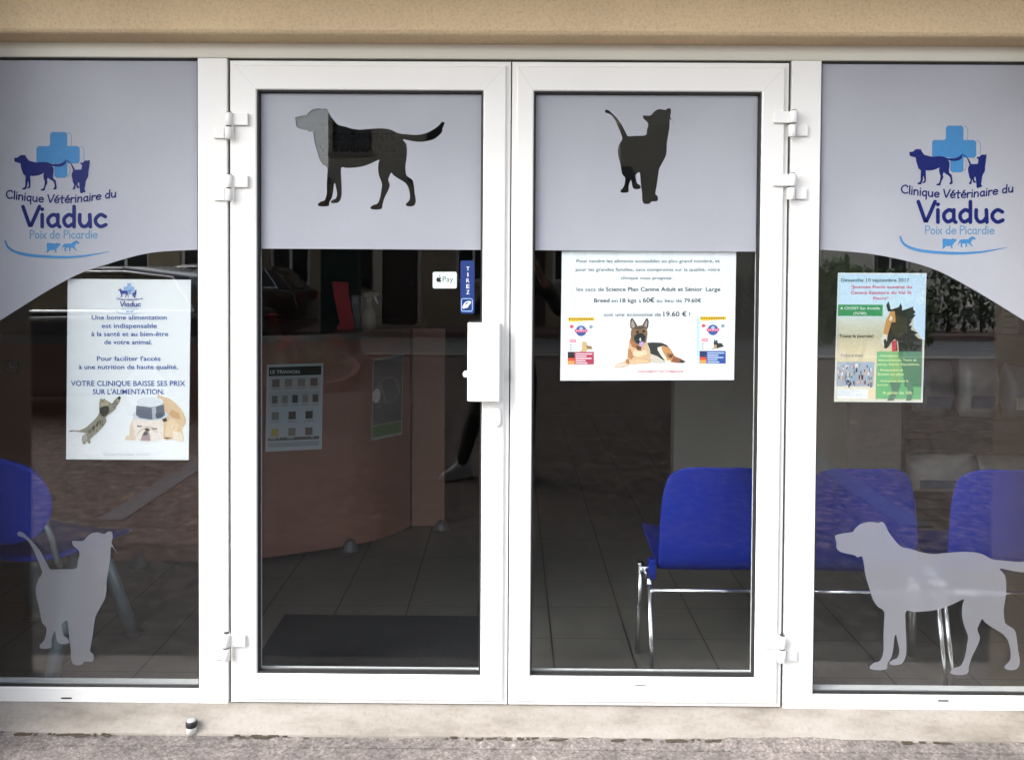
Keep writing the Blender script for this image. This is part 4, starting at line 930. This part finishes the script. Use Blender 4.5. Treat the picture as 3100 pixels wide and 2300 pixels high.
for u, v in ((1060, 1668), (1336, 1604), (420, 1716)):
    p = onz(u, v, FLOOR); g = MB(); g.lathe((p.x, p.y+.01, FLOOR), [(.040,0),(.040,.01),(.034,.03),(.02,.052),(.006,.058)], 18); g.build('foot', M['footgrey'], desk)
def desk_y(x):
    for a, b in zip(crv[:-1], crv[1:]):
        if a.x <= x <= b.x: return a.y+(b.y-a.y)*(x-a.x)/(b.x-a.x+1e-9)
    return crv[0].y if x < crv[0].x else crv[-1].y
def on_desk(u, v, off):
    y = 1.5
    for _ in range(40): p = at(u, v, y); y = .5*y+.5*(desk_y(p.x)-off)
    return at(u, v, y)
def sheet(mb, q, s0, s1, t0, t1, col, off, n=6):
    P = []
    for i in range(n+1):
        s = s0+(s1-s0)*i/n; P.append((on_desk(*q(s, t0), off), on_desk(*q(s, t1), off)))
    for i in range(n): mb.face([P[i][0], P[i+1][0], P[i+1][1], P[i][1]], col)
t = thing('product_leaflet', 'grey leaflet with product grid taped on the terracotta desk front', 'leaflet', on_desk(890, 1365, .01))
q = quadmap((808,1104), (979,1099), (974,1359), (803,1367)); g = MB()
sheet(g, q, 0, 1, 0, 1, srgb(172,182,188), .008); g.build('sheet', M['print'], t)
g = MB(); sheet(g, q, .035, .965, .03, .135, srgb(38,42,42), .010)
for r_ in range(2): sheet(g, q, .04, .96, .15+r_*.16, .29+r_*.16, srgb(160,168,170), .0095)
random.seed(3)
for r_, ncol in ((0,4),(1,5),(2,3),(3,3)):
    for k in range(ncol):
        s = .08+(.9/ncol)*k+.02; c = random.choice([(70,68,68),(98,90,88),(92,98,98),(54,56,60),(124,122,118)])
        if r_ == 3 and k == 0: c = (170,156,84)
        ww = .13 if ncol < 5 else .1; t0 = .17+r_*.19
        sheet(g, q, s, s+ww, t0, t0+.09, srgb(*c), .0105, 2); sheet(g, q, s-.02, s+ww+.02, t0+.105, t0+.125, srgb(150,156,160), .0105, 2)
sheet(g, q, .05, .95, .845, .88, srgb(92,92,92), .0105); sheet(g, q, .05, .95, .90, .955, srgb(150,154,158), .0105)
text(g, 'LE TRIANON', *(q(.06, .1)[0], q(.58, .1)[0]), q(.3, .105)[1], 10, srgb(190,196,196), lambda u, v, o_: on_desk(u, v, o_), .012, .02)
g.build('printed_text', M['print'], t)
t = thing('animal_leaflet', 'dim green edged leaflet taped on the desk beside the grid leaflet', 'leaflet', on_desk(1172, 1330, .01))
q = quadmap((1129,1088), (1222,1071), (1217,1315), (1124,1333)); g = MB()
sheet(g, q, 0, 1, 0, 1, srgb(150,158,150), .008); g.build('sheet', M['print'], t)
g = MB(); sheet(g, q, .03, .97, .02, .82, srgb(84,88,92), .0095); sheet(g, q, .03, .97, .83, .97, srgb(80,110,70), .0095)
cs = [q(.5+.42*math.cos(a), .42+.17*math.sin(a)) for a in [2*math.pi*i/20 for i in range(20)]]; g.mesh([on_desk(*p, .011) for p in cs], [tuple(range(20))], srgb(108,110,116))
cs = [q(.14+.13*math.cos(a), .46+.09*math.sin(a)) for a in [2*math.pi*i/16 for i in range(16)]]; g.mesh([on_desk(*p, .0125) for p in cs], [tuple(range(16))], srgb(186,186,184))
g.build('printed_picture', M['print'], t)

# things on the counter
yc = 1.68
def onc(u, v, y=yc): return at(u, v, y)
t = thing('red_folder', 'bright red twisted folder standing on the desk counter', 'folder', onc(1046, 1000))
g = MB(); pr = [(1005,853),(1053,854),(1055,888),(1066,945),(1073,1000),(1021,1000),(1020,985),(1028,978),(1012,900)]
g.prism([[tuple(onc(u, v)) for u, v in pr]], .012, axis=1); g.build('cover', M['red'], t)
t = thing('spray_bottle', 'white trigger spray bottle on the desk counter', 'spray bottle', onc(1118, 998))
c = onc(1118, 998); c.z = CT
g = MB(); g.lathe(c, [(.030,0),(.034,.004),(.034,.075),(.030,.095),(.016,.118),(.013,.125),(.013,.150)], 24); g.build('bottle', mat('milky_plastic', (.24,.24,.19), (.21,.21,.17), 8, .35), t)
g = MB(); z = c.z+.150; g.box(c.x-.016, c.x+.014, c.y-.012, c.y+.012, z, z+.022, .004); g.prism([[(c.x-.024, c.y-.012, z+.022), (c.x+.05, c.y-.012, z+.030), (c.x+.05, c.y-.012, z+.046), (c.x+.02, c.y-.012, z+.052), (c.x-.03, c.y-.012, z+.046)]], .024, axis=1)
hd = g.build('spray_head', mat('cream_plastic', (.26,.26,.2), (.23,.23,.18), 8, .4), t)
g = MB(); g.tube([(c.x+.028, c.y, z+.03), (c.x+.036, c.y, z+.008), (c.x+.046, c.y, z-.01)], [.007,.006,.004], 10); tr_ = g.build('trigger', M['plastic']); tr_.parent = hd
t = thing('card_terminal', 'small grey payment terminal between the red folder and the spray bottle', 'payment terminal', onc(1078, 1000, 1.75))
c = onc(1078, 925, 1.75); g = MB(); g.box(c.x-.024, c.x+.024, 1.73, 1.77, CT, c.z+.055, .005); g.build('body', mat('grey_plastic', (.2,.2,.2), (.23,.23,.23), 9, .45), t)
g = MB(); g.box(c.x-.018, c.x+.018, 1.7285, 1.731, c.z+.012, c.z+.045, .001); g.build('screen', mat('terminal_screen', (.30,.32,.32), (.26,.28,.28), 9, .3), t)

# wall sign at the back
t = thing('medicine_sign', 'pale wall sign lettered MEDICAMENTS VETERINAIRES on the back wall', 'sign', (at(1100,470,YB-.02).x, YB-.02, 2.2))
g = MB(); p, r_ = at(955, 480, YB-.03), at(1225, 385, YB-.03); g.box(p.x, r_.x, YB-.03, YB-.001, p.z, r_.z, .004); g.build('board', M['panelgrey'], t)
g = MB(); text(g, 'MÉDICAMENTS', 985, 1195, 425, 22, srgb(40,34,30), at, YB-.033, .03); text(g, 'VÉTÉRINAIRES', 965, 1198, 460, 20, srgb(40,34,30), at, YB-.033, .03); g.build('lettering', M['print'], t)
# round vent on the desk panel, far left
p = on_desk(38, 1110, .004); t = thing('dial', 'small round dial on the dark red panel at the left edge', 'dial', (p.x, p.y, p.z))
g = MB(); g.lathe((0,0,0), [(.034,0),(.036,.004),(.036,.012),(.032,.014)], 28); o_ = g.build('rim', M['dark']); o_.parent = t; o_.rotation_euler = (math.pi/2, 0, 0); 
g = MB(); g.lathe((0,0,0), [(.031,.0141),(.030,.0155)], 28); o_ = g.build('face', mat('dial_face', (.10,.06,.05), (.12,.07,.06), 9, .5)); o_.parent = t; o_.rotation_euler = (math.pi/2, 0, 0)
g = MB(); g.box(-.0015, .0015, -.0190, -.0175, 0, .022); g.box(0, .016, -.0190, -.0175, -.0015, .0015); o_ = g.build('hand', M['alu']); o_.parent = t

# ------------------------------------------------------------------ shelf with bags behind the right chairs
ys = 2.02
sh = thing('shelf_unit', 'dark shelf unit stacked with feed bags behind the right hand chairs', 'shelf', (2.9, 2.2, FLOOR))
xa = at(2735, 1300, ys).x; zA, zB_ = at(2900, 1042, ys).z, at(2900, 1288, ys).z
for zz in (zA, zB_, .18):
    g = MB(); g.box(xa+.02, 4.0, ys, 2.395, zz-.03, zz+.03, .003); g.build('shelf_board', M['shelf'], sh)
g = MB(); g.box(xa, xa+.019, ys, 2.395, FLOOR, 1.75, .003); g.build('side_panel', M['shelf'], sh)
g = MB(); g.box(xa+.02, 4.0, 2.375, 2.395, FLOOR, 1.75); g.build('back_panel', M['walldark'], sh)
xb_ = at(2570, 1300, 1.95).x
g = MB(); g.box(xb_, at(2730, 1300, 1.95).x, 1.95, 1.98, FLOOR, 1.28, .003); tag(g.build('display_board', M['panelgrey']), 'plain pale board standing between the partition and the dark shelf', 'board')
def sack(label, x, z, w, h_, m, lying=False, y=2.16, strip=None):
    t = thing('feed_sack', label, 'feed sack', (x, y, z), group='pet food sacks on the shelf')
    g = MB(); n = 18; prof = []
    rows = 9
    V = []
    for i in range(rows):
        f = i/(rows-1); hw = w/2*(1-.12*abs(2*f-1)**4); dp = .09*(math.sin(math.pi*min(max(f,.04),.96)))**.45
        V.append([g.bm.verts.new((x+hw*math.copysign(abs(math.cos(2*math.pi*k/n))**.6, math.cos(2*math.pi*k/n))+random.uniform(-.004,.004), y+dp*math.copysign(abs(math.sin(2*math.pi*k/n))**.8, math.sin(2*math.pi*k/n))+random.uniform(-.005,.005), z+.001+f*h_)) for k in range(n)])
    for i in range(rows-1):
        for k in range(n): fc = g.bm.faces.new([V[i][k], V[i][(k+1) % n], V[i+1][(k+1) % n], V[i+1][k]]); fc.smooth = True
    g.bm.faces.new(V[0][::-1]); g.bm.faces.new(V[-1]); g.build('sack_body', m, t)
    g = MB(); g.box(x-w*.36, x+w*.30, y-.1, y-.092, z+h_*.18, z+h_*.40, .002); g.build('printed_label', strip or M['bagblue'], t)
    return t
zz1 = zB_+.03
x1 = at(2835, 1200, 2.15).x; x2 = at(2930, 1200, 2.15).x
sack('upright grey sack right beside the horse poster on the upper shelf', x1-.02, zz1, .21, .33, M['baggrey'])
sack('upright white sack second from the shelf side panel', x1+.24, zz1, .22, .34, M['bagwhite'])
sack('upright blue grey sack third from the shelf side panel', x1+.50, zz1, .22, .31, M['bagblue'], strip=M['bagwhite'])
sack('upright white sack fourth from the shelf side panel', x1+.76, zz1, .22, .33, M['bagwhite'])
sack('wide white sack lying on the low shelf in the gap between two chairs', at(2855,1350,2.12).x, .215, .44, .22, M['bagwhite'])
sack('wide grey sack lying on the low shelf at the right window edge', at(3060,1350,2.12).x+.02, .215, .42, .21, M['baggrey'])
random.seed(5)
for i, (u0, v0, u1, v1) in enumerate(((2800,845,2855,1000), (2905,860,2965,975), (3030,900,3085,1010))):
    p, r_ = at(u0, v1, 2.37), at(u1, v0, 2.37)
    t = thing('shelf_notice', ('white notice sheet on the shelf back beside the horse poster', 'white notice sheet in the middle of the shelf back', 'white notice sheet on the shelf back at the right edge')[i], 'notice', (p.x, 2.37, p.z), group='notices pinned to the shelf back')
    g = MB(); g.box(p.x, r_.x, 2.368, 2.3745, p.z, r_.z); g.build('sheet', M['panelgrey'], t)
    g = MB(); W_ = r_.x-p.x; H_ = r_.z-p.z
    for k in range(5): g.box(p.x+W_*.12, p.x+W_*random.uniform(.6,.9), 2.366, 2.3678, p.z+H_*(.15+.15*k), p.z+H_*(.19+.15*k))
    g.build('printed_text', M['dark'], t)

# ------------------------------------------------------------------ across the forecourt: cars, flower bed, houses, hedge (seen in the glass)
def make_car(label, m, loc, rz):
    t = thing('parked_car', label, 'car', (0,0,0), group='cars parked across from the clinic')
    L2, Wd = 4.3, .87
    low = [(-2.12,.30),(-2.15,.55),(-2.10,.78),(-1.75,.90),(-.95,.98),(.9,1.02),(1.75,1.05),(2.10,1.00),(2.16,.75),(2.14,.42),(2.08,.26),(1.65,.22),(-1.6,.22)]
    g = MB(); tb = bmesh.new(); A = [tb.verts.new((x, -Wd, z)) for x, z in low]; B = [tb.verts.new((x, Wd, z)) for x, z in low]
    tb.faces.new(A); tb.faces.new(B[::-1])
    for i in range(len(low)): j = (i+1) % len(low); tb.faces.new([A[j], A[i], B[i], B[j]])
    bmesh.ops.recalc_face_normals(tb, faces=tb.faces[:]); bmesh.ops.bevel(tb, geom=tb.edges[:], offset=.07, segments=3, profile=.6, affect='EDGES'); g.take(tb, smooth=True)
    body = g.build('body', m); body.parent = t
    roof = [(-1.05,.97,.80),(-.35,1.40,.66),(.1,1.475,.62),(1.0,1.48,.62),(1.65,1.40,.64),(2.02,1.02,.78)]
    g = MB(); tb = bmesh.new(); A = [tb.verts.new((x, -w, z)) for x, z, w in roof]; B = [tb.verts.new((x, w, z)) for x, z, w in roof]
    tb.faces.new(A[::-1]); tb.faces.new(B)
    for i in range(len(roof)): j = (i+1) % len(roof); tb.faces.new([A[i], A[j], B[j], B[i]])
    bmesh.ops.recalc_face_normals(tb, faces=tb.faces[:]); bmesh.ops.bevel(tb, geom=tb.edges[:], offset=.05, segments=3, profile=.6, affect='EDGES'); g.take(tb, smooth=True)
    o = g.build('roof', m); o.parent = t
    for s in (-1, 1):
        def side(x, z): 
            f = (z-1.0)/.46; return (x, s*(.803-.155*f), z)
        for pts in ([(-.86,1.03),(.12,1.03),(.12,1.40),(-.30,1.37)], [(.18,1.03),(1.05,1.03),(1.05,1.41),(.18,1.405)], [(1.12,1.03),(1.72,1.05),(1.50,1.36),(1.12,1.405)]):
            g = MB(); a = [Vector(side(*p)) for p in pts]; g.mesh(a+[p+Vector((0, s*-.02, 0)) for p in a], [(0,1,2,3),(7,6,5,4),(0,4,5,1),(1,5,6,2),(2,6,7,3),(3,7,4,0)]); o = g.build('side_window', M['carglass']); o.parent = t
        g = MB(); g.tube([side(-.95,1.045), side(.9,1.045), side(1.78,1.06)], .020, 8); g.tube([side(-.88,1.04), side(-.31,1.385), side(.15,1.425), side(1.05,1.43), side(1.53,1.38), side(1.78,1.045)], .015, 8); o = g.build('chrome_trim', M['chrome']); o.parent = t
        for x in (-1.32, 1.36):
            g = MB(); tb = bmesh.new(); bmesh.ops.create_cone(tb, cap_ends=True, segments=32, radius1=.32, radius2=.32, depth=.2)
            bmesh.ops.bevel(tb, geom=[e for e in tb.edges if len(e.link_faces) == 2 and e.calc_face_angle(0) > 1], offset=.03, segments=2, affect='EDGES')
            g.take(tb, Matrix.Translation((x, s*.80, .32)) @ Matrix.Rotation(math.pi/2, 4, 'X'), smooth=True); wh = g.build('wheel', M['tyre']); wh.parent = t
            g = MB(); tb = bmesh.new(); bmesh.ops.create_cone(tb, cap_ends=True, segments=28, radius1=.2, radius2=.2, depth=.02); g.take(tb, Matrix.Translation((x, s*.905, .32)) @ Matrix.Rotation(math.pi/2, 4, 'X')); r2 = g.build('rim', M['rim']); r2.parent = wh
            
        g = MB(); g.box(2.08, 2.165, s*.62-.13, s*.62+.13, .78, .95, .02); o = g.build('tail_lamp', M['lampred']); o.parent = t
        g = MB(); g.box(-2.13, -2.0, s*.62-.15, s*.62+.15, .62, .76, .02); o = g.build('headlight', M['rim']); o.parent = t
        g = MB(); tb = bmesh.new(); g.box(-.78, -.62, min(s*.86, s*1.0), max(s*.86, s*1.0), 1.0, 1.12, .03); o = g.build('wing_mirror', m); o.parent = t
    g = MB(); a = [(-.98,-.70,1.03),(-.98,.70,1.03),(-.42,.58,1.38),(-.42,-.58,1.38)]; g.mesh([Vector(p)+Vector((-.035,0,.02)) for p in a]+[Vector(p) for p in a], [(0,1,2,3),(7,6,5,4),(0,4,5,1),(1,5,6,2),(2,6,7,3),(3,7,4,0)]); o = g.build('windscreen', M['carglass']); o.parent = t
    t.location = loc; t.rotation_euler.z = rz; return t
make_car('dark parked car with bright chrome window trim reflected in the left window', M['carpaint'], (-4.85, -6.1, 0), 0)
c_ = make_car('brown car parked on the far street behind the flower bed, reflected in the left door', M['carred'], (-6.0, road_y1+1.2, .004), 0)
c_['label'] = 'brown car on the far street behind the flower bed, reflected in the left door'

def leaves(mb, c, r, n, size, dens=1.0):
    for _ in range(n):
        while True:
            v = Vector((random.uniform(-1,1), random.uniform(-1,1), random.uniform(-1,1)))
            if v.length < 1 and v.length > random.random()*.8: break
        p = Vector(c)+Vector((v.x*r[0], v.y*r[1], v.z*r[2])); s = size*random.uniform(.6, 1.4)
        m = Euler((random.uniform(0, 6), random.uniform(0, 6), random.uniform(0, 6))).to_matrix()
        mb.face([p+m @ Vector(q)*s for q in ((-1,0,0), (0,-.5,.1), (1,0,0), (0,.5,.1))])
isl = [(mir(780,1195).x-2.2, mir(780,1195).y), (mir(780,1197).x, mir(900,1197).y), (mir(950,1192).x, mir(950,1192).y), (mir(1040,1180).x, mir(1040,1180).y), (mir(1085,1150).x, mir(1085,1150).y), (mir(1080,1120).x, mir(1080,1120).y), (mir(1030,1100).x-.2, mir(1030,1100).y), (mir(780,1095).x-2.4, mir(780,1095).y)]
isl = smooth_line(isl, 5, True)
bed = thing('flower_bed', 'kerbed flower bed with green plants and red flowers reflected in left door', 'flower bed', (isl[0][0]+1, isl[0][1]-1, 0))
g = MB(); g.prism([[(x, y, -.02) for x, y in isl]], .14, axis=2); g.build('kerb_ring', M['redkerb'], bed)
cx = sum(p[0] for p in isl)/len(isl); cy = sum(p[1] for p in isl)/len(isl)
g = MB(); g.prism([[(cx+(x-cx)*.92, cy+(y-cy)*.92, .06) for x, y in isl]], .075, axis=2); g.build('soil', M['soil'], bed)
g = MB()
for k in range(26):
    i = random.randrange(len(isl)); f = random.uniform(0, .82); x, y = cx+(isl[i][0]-cx)*f, cy+(isl[i][1]-cy)*f; leaves(g, (x, y, .25), (.3, .3, .2), 90, .06)
g.build('plants', M['leaf'], bed)
g = MB()
for k in range(16):
    i = random.randrange(len(isl)); f = random.uniform(.1, .82); x, y = cx+(isl[i][0]-cx)*f, cy+(isl[i][1]-cy)*f; leaves(g, (x, y, .47), (.1, .1, .07), 26, .03)
g.build('flowers', M['petal'], bed)
pb = mir(1033, 1092)
t = thing('advertising_pillar', 'man-high dark green pillar beside the flower bed reflected in the left door', 'pillar', (pb.x, pb.y, 0))
g = MB(); g.box(pb.x-.30, pb.x+.28, pb.y-.15, pb.y+.15, 0, 2.05, .02); g.build('shaft', M['teal'], t)
g = MB(); g.box(pb.x-.36, pb.x+.34, pb.y-.2, pb.y+.2, 2.05, 2.13, .01); g.build('cap', M['dark'], t)
g = MB(); g.box(pb.x-.36, pb.x+.34, pb.y-.2, pb.y+.2, -.02, .14, .01); g.build('plinth', M['kerb'], t)

def house(label, x0, x1, yf_, depth, eave, ridge, m, wins, doors, roofm, fm='white'):
    """front face at yf_ looking to +y"""
    t = thing('street_house', label, 'house', ((x0+x1)/2, yf_-depth/2, 0), group='houses across the street')
    outer = [(x0, yf_, 0), (x1, yf_, 0), (x1, yf_, eave), (x0, yf_, eave)]
    holes = [[(a, yf_, c), (b, yf_, c), (b, yf_, d), (a, yf_, d)] for a, b, c, d in wins+doors]
    g = MB(); g.prism([outer]+holes, -.25, axis=1); g.build('front_wall', m, t)
    g = MB(); g.box(x0, x0+.25, yf_-depth, yf_-.2501, 0, eave); g.box(x1-.25, x1, yf_-depth, yf_-.2501, 0, eave); g.box(x0+.2501, x1-.2501, yf_-depth, yf_-depth+.25, 0, eave); g.build('wall', m, t)
    for a, b, c, d in wins:
        g = MB(); ring(g, a+.001, b-.001, c+.001, d-.001, [(0,yf_-.10),(.07,yf_-.10),(.07,yf_-.15),(0,yf_-.15)]); xm = (a+b)/2; g.box(xm-.03, xm+.03, yf_-.145, yf_-.105, c+.0711, d-.0711); w = g.build('window', M[fm], t)
        g = MB(); g.box(a+.05, b-.05, yf_-.135, yf_-.128, c+.05, d-.05); p_ = g.build('pane', M['carglass']); p_.parent = w
        g = MB(); g.box(a-.08, b+.08, yf_+.001, yf_+.06, c-.1, c-.005, .01); p_ = g.build('sill', M['kerb']); p_.parent = w
    for a, b, c, d in doors:
        g = MB(); g.box(a+.002, b-.002, yf_-.14, yf_-.08, c+.003, d-.003, .004); dd = g.build('door', M['darkwood'], t)
        g = MB(); g.box(b-.16, b-.12, yf_-.079, yf_-.03, 1.0, 1.12, .004); h_ = g.build('handle', M['alu']); h_.parent = dd
    g = MB(); ov = .3
    if ridge > eave+.3:
        ym = yf_-depth/2
        g.prism([[(x0-ov, yf_+ov, eave+.002), (x0-ov, yf_+ov, eave+.08), (x0-ov, ym, ridge), (x0-ov, yf_-depth-ov, eave+.08), (x0-ov, yf_-depth-ov, eave+.002)]], x1-x0+2*ov, axis=0)
    else: g.box(x0-.08, x1+.08, yf_-depth-.08, yf_+.08, eave+.002, ridge, .01)
    r_ = g.build('roof', roofm, t)
    if ridge > eave+.3:
        xc = x0+(x1-x0)*.3; g = MB(); g.box(xc, xc+.5, yf_-depth/2-.3, yf_-depth/2+.3, ridge-.5, ridge+.7, .02); c_ = g.build('chimney', M['stone']); c_.parent = r_
    return t
hy = road_y1-1.6
house('low stone house with flat roof at the far left across the street', -14, -4.12, hy, 7, 3.25, 3.4, M['stone'], [(-12.5,-11.4,1.0,2.4),(-9.2,-8.1,1.0,2.4),(-5.4,-4.5,1.0,2.5),(-7.4,-6.4,1.0,2.4)], [], M['slate'])
house('narrow taller pale house between the low house and the slate roofed one', -4.1, -2.0, hy-.05, 7, 6.3, 6.5, M['render2'], [(-4.02,-3.13,3.98,5.8),(-3.8,-3.1,.9,2.3)], [(-2.9,-2.1,.13,2.4)], M['slate'], 'darkwood')
house('tan stone house with dark slate roof, reflected between the two doors', -1.98, 2.35, hy+.05, 7, 3.3, 6.4, M['stone'], [(-1.25,-.45,1.1,2.35),(.9,1.75,1.1,2.35)], [(-.1,.75,.13,2.3)], M['slate'])
house('tall pale house right of the slate roofed one, reflected in cat cut-out', 2.4, 4.4, hy-.03, 7, 5.9, 6.1, M['render2'], [(2.9,3.7,1.1,2.3)], [], M['slate'])
house('distant pale house standing beyond the hedge, reflected in the right window', 4.5, 13.5, hy-6.5, 7, 3.9, 4.0, M['render2'], [(5.6,6.7,1.2,2.5),(8.2,9.3,1.2,2.5),(10.8,11.9,1.2,2.5)], [(7.2,7.9,.05,2.2)], M['slate'])
random.seed(11)
g = MB()
for k in range(24): leaves(g, (3.2+k*.36, hy+.7, .75+random.uniform(-.1,.15)), (.35, .4, .75), 170, .07)
hd_ = thing('hedge', 'clipped dark hedge along the far side of the street, reflected on the right', 'hedge', (7, hy+.7, .12))
g.build('foliage', M['leafdark'], hd_); 
g = MB()
for k in range(24): g.tube([(3.2+k*.36, hy+.7, .1), (3.2+k*.36+random.uniform(-.1,.1), hy+.7, .9)], [.03,.012], 6)
g.build('stems', M['darkwood'], hd_)
bp = Vector((4.55, -8.4, 0))
bs = thing('round_bush', 'round bright green bush reflected above the horse poster', 'bush', bp)
g = MB()
for k in range(12): leaves(g, bp+Vector((random.uniform(-.6,.6), random.uniform(-.4,.4), 1.05+random.uniform(-.4,.35))), (.4,.4,.35), 260, .05)
g.build('foliage', M['leaf'], bs)
g = MB()
for k in range(5): g.tube([bp+Vector((.05*k-.1, 0, 0)), bp+Vector((random.uniform(-.4,.4), random.uniform(-.2,.2), 1.1))], [.035,.015], 6)
g.build('stem', M['darkwood'], bs)

# ------------------------------------------------------------------ the photographer (reflected)
pr = thing('person', 'person in dark clothes and grey shoes holding up a phone, reflected in the doors', 'person', (-.06, -3.15, 0))

BV, BE, BR = [], [], []
def node(p, r, parent=None):
    BV.append(p); BR.append(r); k = len(BV)-1
    if parent is not None: BE.append((parent, k))
    return k
py = -3.16
pelvis = node((.0, py, .93), (.150, .105))
waist = node((.02, py+.005, 1.08), (.135, .095), pelvis); chest = node((.045, py+.0, 1.28), (.165, .115), waist); upper = node((.05, py-.005, 1.42), (.12, .085), chest)
neck = node((.05, py+.012, 1.515), .052, upper); skull0 = node((.048, py+.045, 1.60), (.070, .080), neck); skull1 = node((.048, py+.05, 1.69), (.072, .088), skull0); node((.048, py+.045, 1.745), (.045, .055), skull1)
for sgn, knee, ank in ((-1, (-.245, py+.07, .50), (-.355, py-.02, .10)), (1, (.115, py+.02, .50), (.12, py-.03, .10))):
    hip = node((sgn*.085+.0, py, .86), (.100, .105), pelvis); mid = node(tuple((a+b)/2 for a, b in zip((sgn*.1, py, .84), knee)), .086, hip)
    kn = node(knee, .064, mid); cf = node(tuple(a*.62+b*.38 for a, b in zip(knee, ank)), .062, kn); node(ank, .045, cf)
hands = {}
for sgn, elbow, wrist in ((-1, (-.265, py+.10, 1.20), (-.085, -2.90, 1.475)), (1, (.345, py+.10, 1.19), (.185, -2.90, 1.475))):
    sh0 = node((.05+sgn*.165, py-.005, 1.41), .066, upper); ua = node(tuple((a+b)/2 for a, b in zip((.05+sgn*.19, py, 1.39), elbow)), .052, sh0)
    el = node(elbow, .043, ua); fa = node(tuple((a+b)/2 for a, b in zip(elbow, wrist)), .038, el); wr = node(wrist, .027, fa)
    d = Vector((-sgn*.010, .03, .05)); pm = node(tuple(Vector(wrist)+d*.8), (.030, .020), wr)
    for j, (ln, off) in enumerate(((.066, -.5), (.074, -.17), (.070, .16), (.056, .48))):
        b = Vector(wrist)+d*1.35+Vector((0, off*.012, 0))+Vector((-sgn*.004, .012-.0, -.0))+Vector((sgn*(-.004), 0, off*-.030))
        k0 = node(tuple(b), .0095, pm); k1 = node(tuple(b+Vector((-sgn*ln*.35, .022, .004))), .009, k0); node(tuple(b+Vector((-sgn*ln*.85, .010, .000))), .0075, k1)
    t0 = node(tuple(Vector(wrist)+Vector((-sgn*.018, -.004, .03))), .0125, wr); t1 = node(tuple(Vector(wrist)+Vector((-sgn*.036, -.006, .052))), .0105, t0); node(tuple(Vector(wrist)+Vector((-sgn*.052, -.002, .066))), .008, t1)
me = bpy.data.meshes.new('body'); me.from_pydata(BV, BE, []); tmp = bpy.data.objects.new('body', me); COL.objects.link(tmp)
sk = tmp.modifiers.new('skin', 'SKIN'); sk.use_smooth_shade = True; sk.branch_smoothing = .4
for i, r in enumerate(BR): me.skin_vertices[0].data[i].radius = r if isinstance(r, tuple) else (r, r)
me.skin_vertices[0].data[0].use_root = True
sb = tmp.modifiers.new('sub', 'SUBSURF'); sb.levels = sb.render_levels = 2
ev = tmp.evaluated_get(bpy.context.evaluated_depsgraph_get()); bm_ = bpy.data.meshes.new_from_object(ev); bpy.data.objects.remove(tmp)
bm_.materials.clear()
for m in (M['jacket'], M['denim'], M['skin']): bm_.materials.append(m)
for p in bm_.polygons:
    c = p.center; p.use_smooth = True
    p.material_index = 1 if c.z < .96 and abs(c.x) < .5 and c.y < -3.0 else 0
    if c.z > 1.505 and c.y < -3.0: p.material_index = 2
    if c.y > -2.925: p.material_index = 2
body = bpy.data.objects.new('body', bm_); COL.objects.link(body); attach(body, pr)
g = MB(); tb = bmesh.new(); bmesh.ops.create_uvsphere(tb, u_segments=24, v_segments=14, radius=1)
for v in tb.verts:
    v.co = Vector((v.co.x*.088, v.co.y*.112, v.co.z*.105))
    if v.co.y > .035 and v.co.z < .045: v.co.y = .035-.01*(v.co.y-.035)
g.take(tb, Matrix.Translation((.048, py+.028, 1.70)), smooth=True); attach(g.build('hair', M['hair']), pr)
g = MB(); fy = py+.135
g.prism([[(.048-.010, fy, 1.615), (.048+.010, fy, 1.615), (.048+.004, fy, 1.665), (.048-.004, fy, 1.665)]], .022, axis=1); attach(g.build('nose', M['skin']), pr)
g = MB()
for sx in (-1, 1): g.lathe((.048+sx*.03, fy+.0, 1.664), [(.002,-.006),(.011,-.003),(.011,.003),(.002,.006)], 12, 1, .6)
attach(g.build('eyes', M['dark']), pr)
g = MB(); g.box(.048-.022, .048+.022, fy-.004, fy+.004, 1.583, 1.592, .003); attach(g.build('mouth', mat('lips', (.32,.12,.10), (.3,.11,.09), 9, .5)), pr)
for sx in (-1, 1):
    g = MB(); g.lathe((.048+sx*.078, py+.03, 1.615), [(.006,0),(.012,.015),(.014,.035),(.008,.055)], 12, .6, 1.3); attach(g.build('ear', M['skin']), pr)
for nme, ax, ay, dirx, diry in (('shoe', -.36, py-.02, -.80, .60), ('shoe', .12, py-.03, .12, .99)):
    n_ = 20; V = []; g = MB(); ang = math.atan2(diry, dirx)
    rows = [(0.0, .047, .145), (.032, .047, .145), (.055, .043, .128), (.085, .038, .085), (.118, .040, .052)]
    for z, w, L in rows:
        r_ = []
        for k in range(n_):
            a = 2*math.pi*k/n_; lx = .055*(L/.145)+L*math.cos(a); ly = w*math.sin(a)*(1-.18*math.cos(a)*-1 if math.cos(a) < 0 else 1-.12*math.cos(a))
            lx -= .02 if z < .08 else .045*(z/.118)
            r_.append(g.bm.verts.new((ax+lx*math.cos(ang)-ly*math.sin(ang), ay+lx*math.sin(ang)+ly*math.cos(ang), z+.004)))
        V.append(r_)
    for i in range(len(V)-1):
        for k in range(n_): f = g.bm.faces.new([V[i][k], V[i][(k+1) % n_], V[i+1][(k+1) % n_], V[i+1][k]]); f.smooth = True; f.material_index = 1 if i == 0 else 0
    g.bm.faces.new(V[0][::-1]); g.bm.faces.new(V[-1]); attach(g.build(nme, [M['shoe'], M['sole']]), pr)
ph = thing('phone', 'black phone held up by the person, reflected between the doors', 'phone', (.05, -2.83, 1.52))
g = MB(); g.box(-.020, .125, -2.835, -2.8265, 1.505, 1.575, .003); g.build('body', M['phone'], ph)
g = MB(); g.box(-.006, .006, -2.8264, -2.8255, 1.544, 1.556, .0004); g.build('lens', M['carglass'], ph)
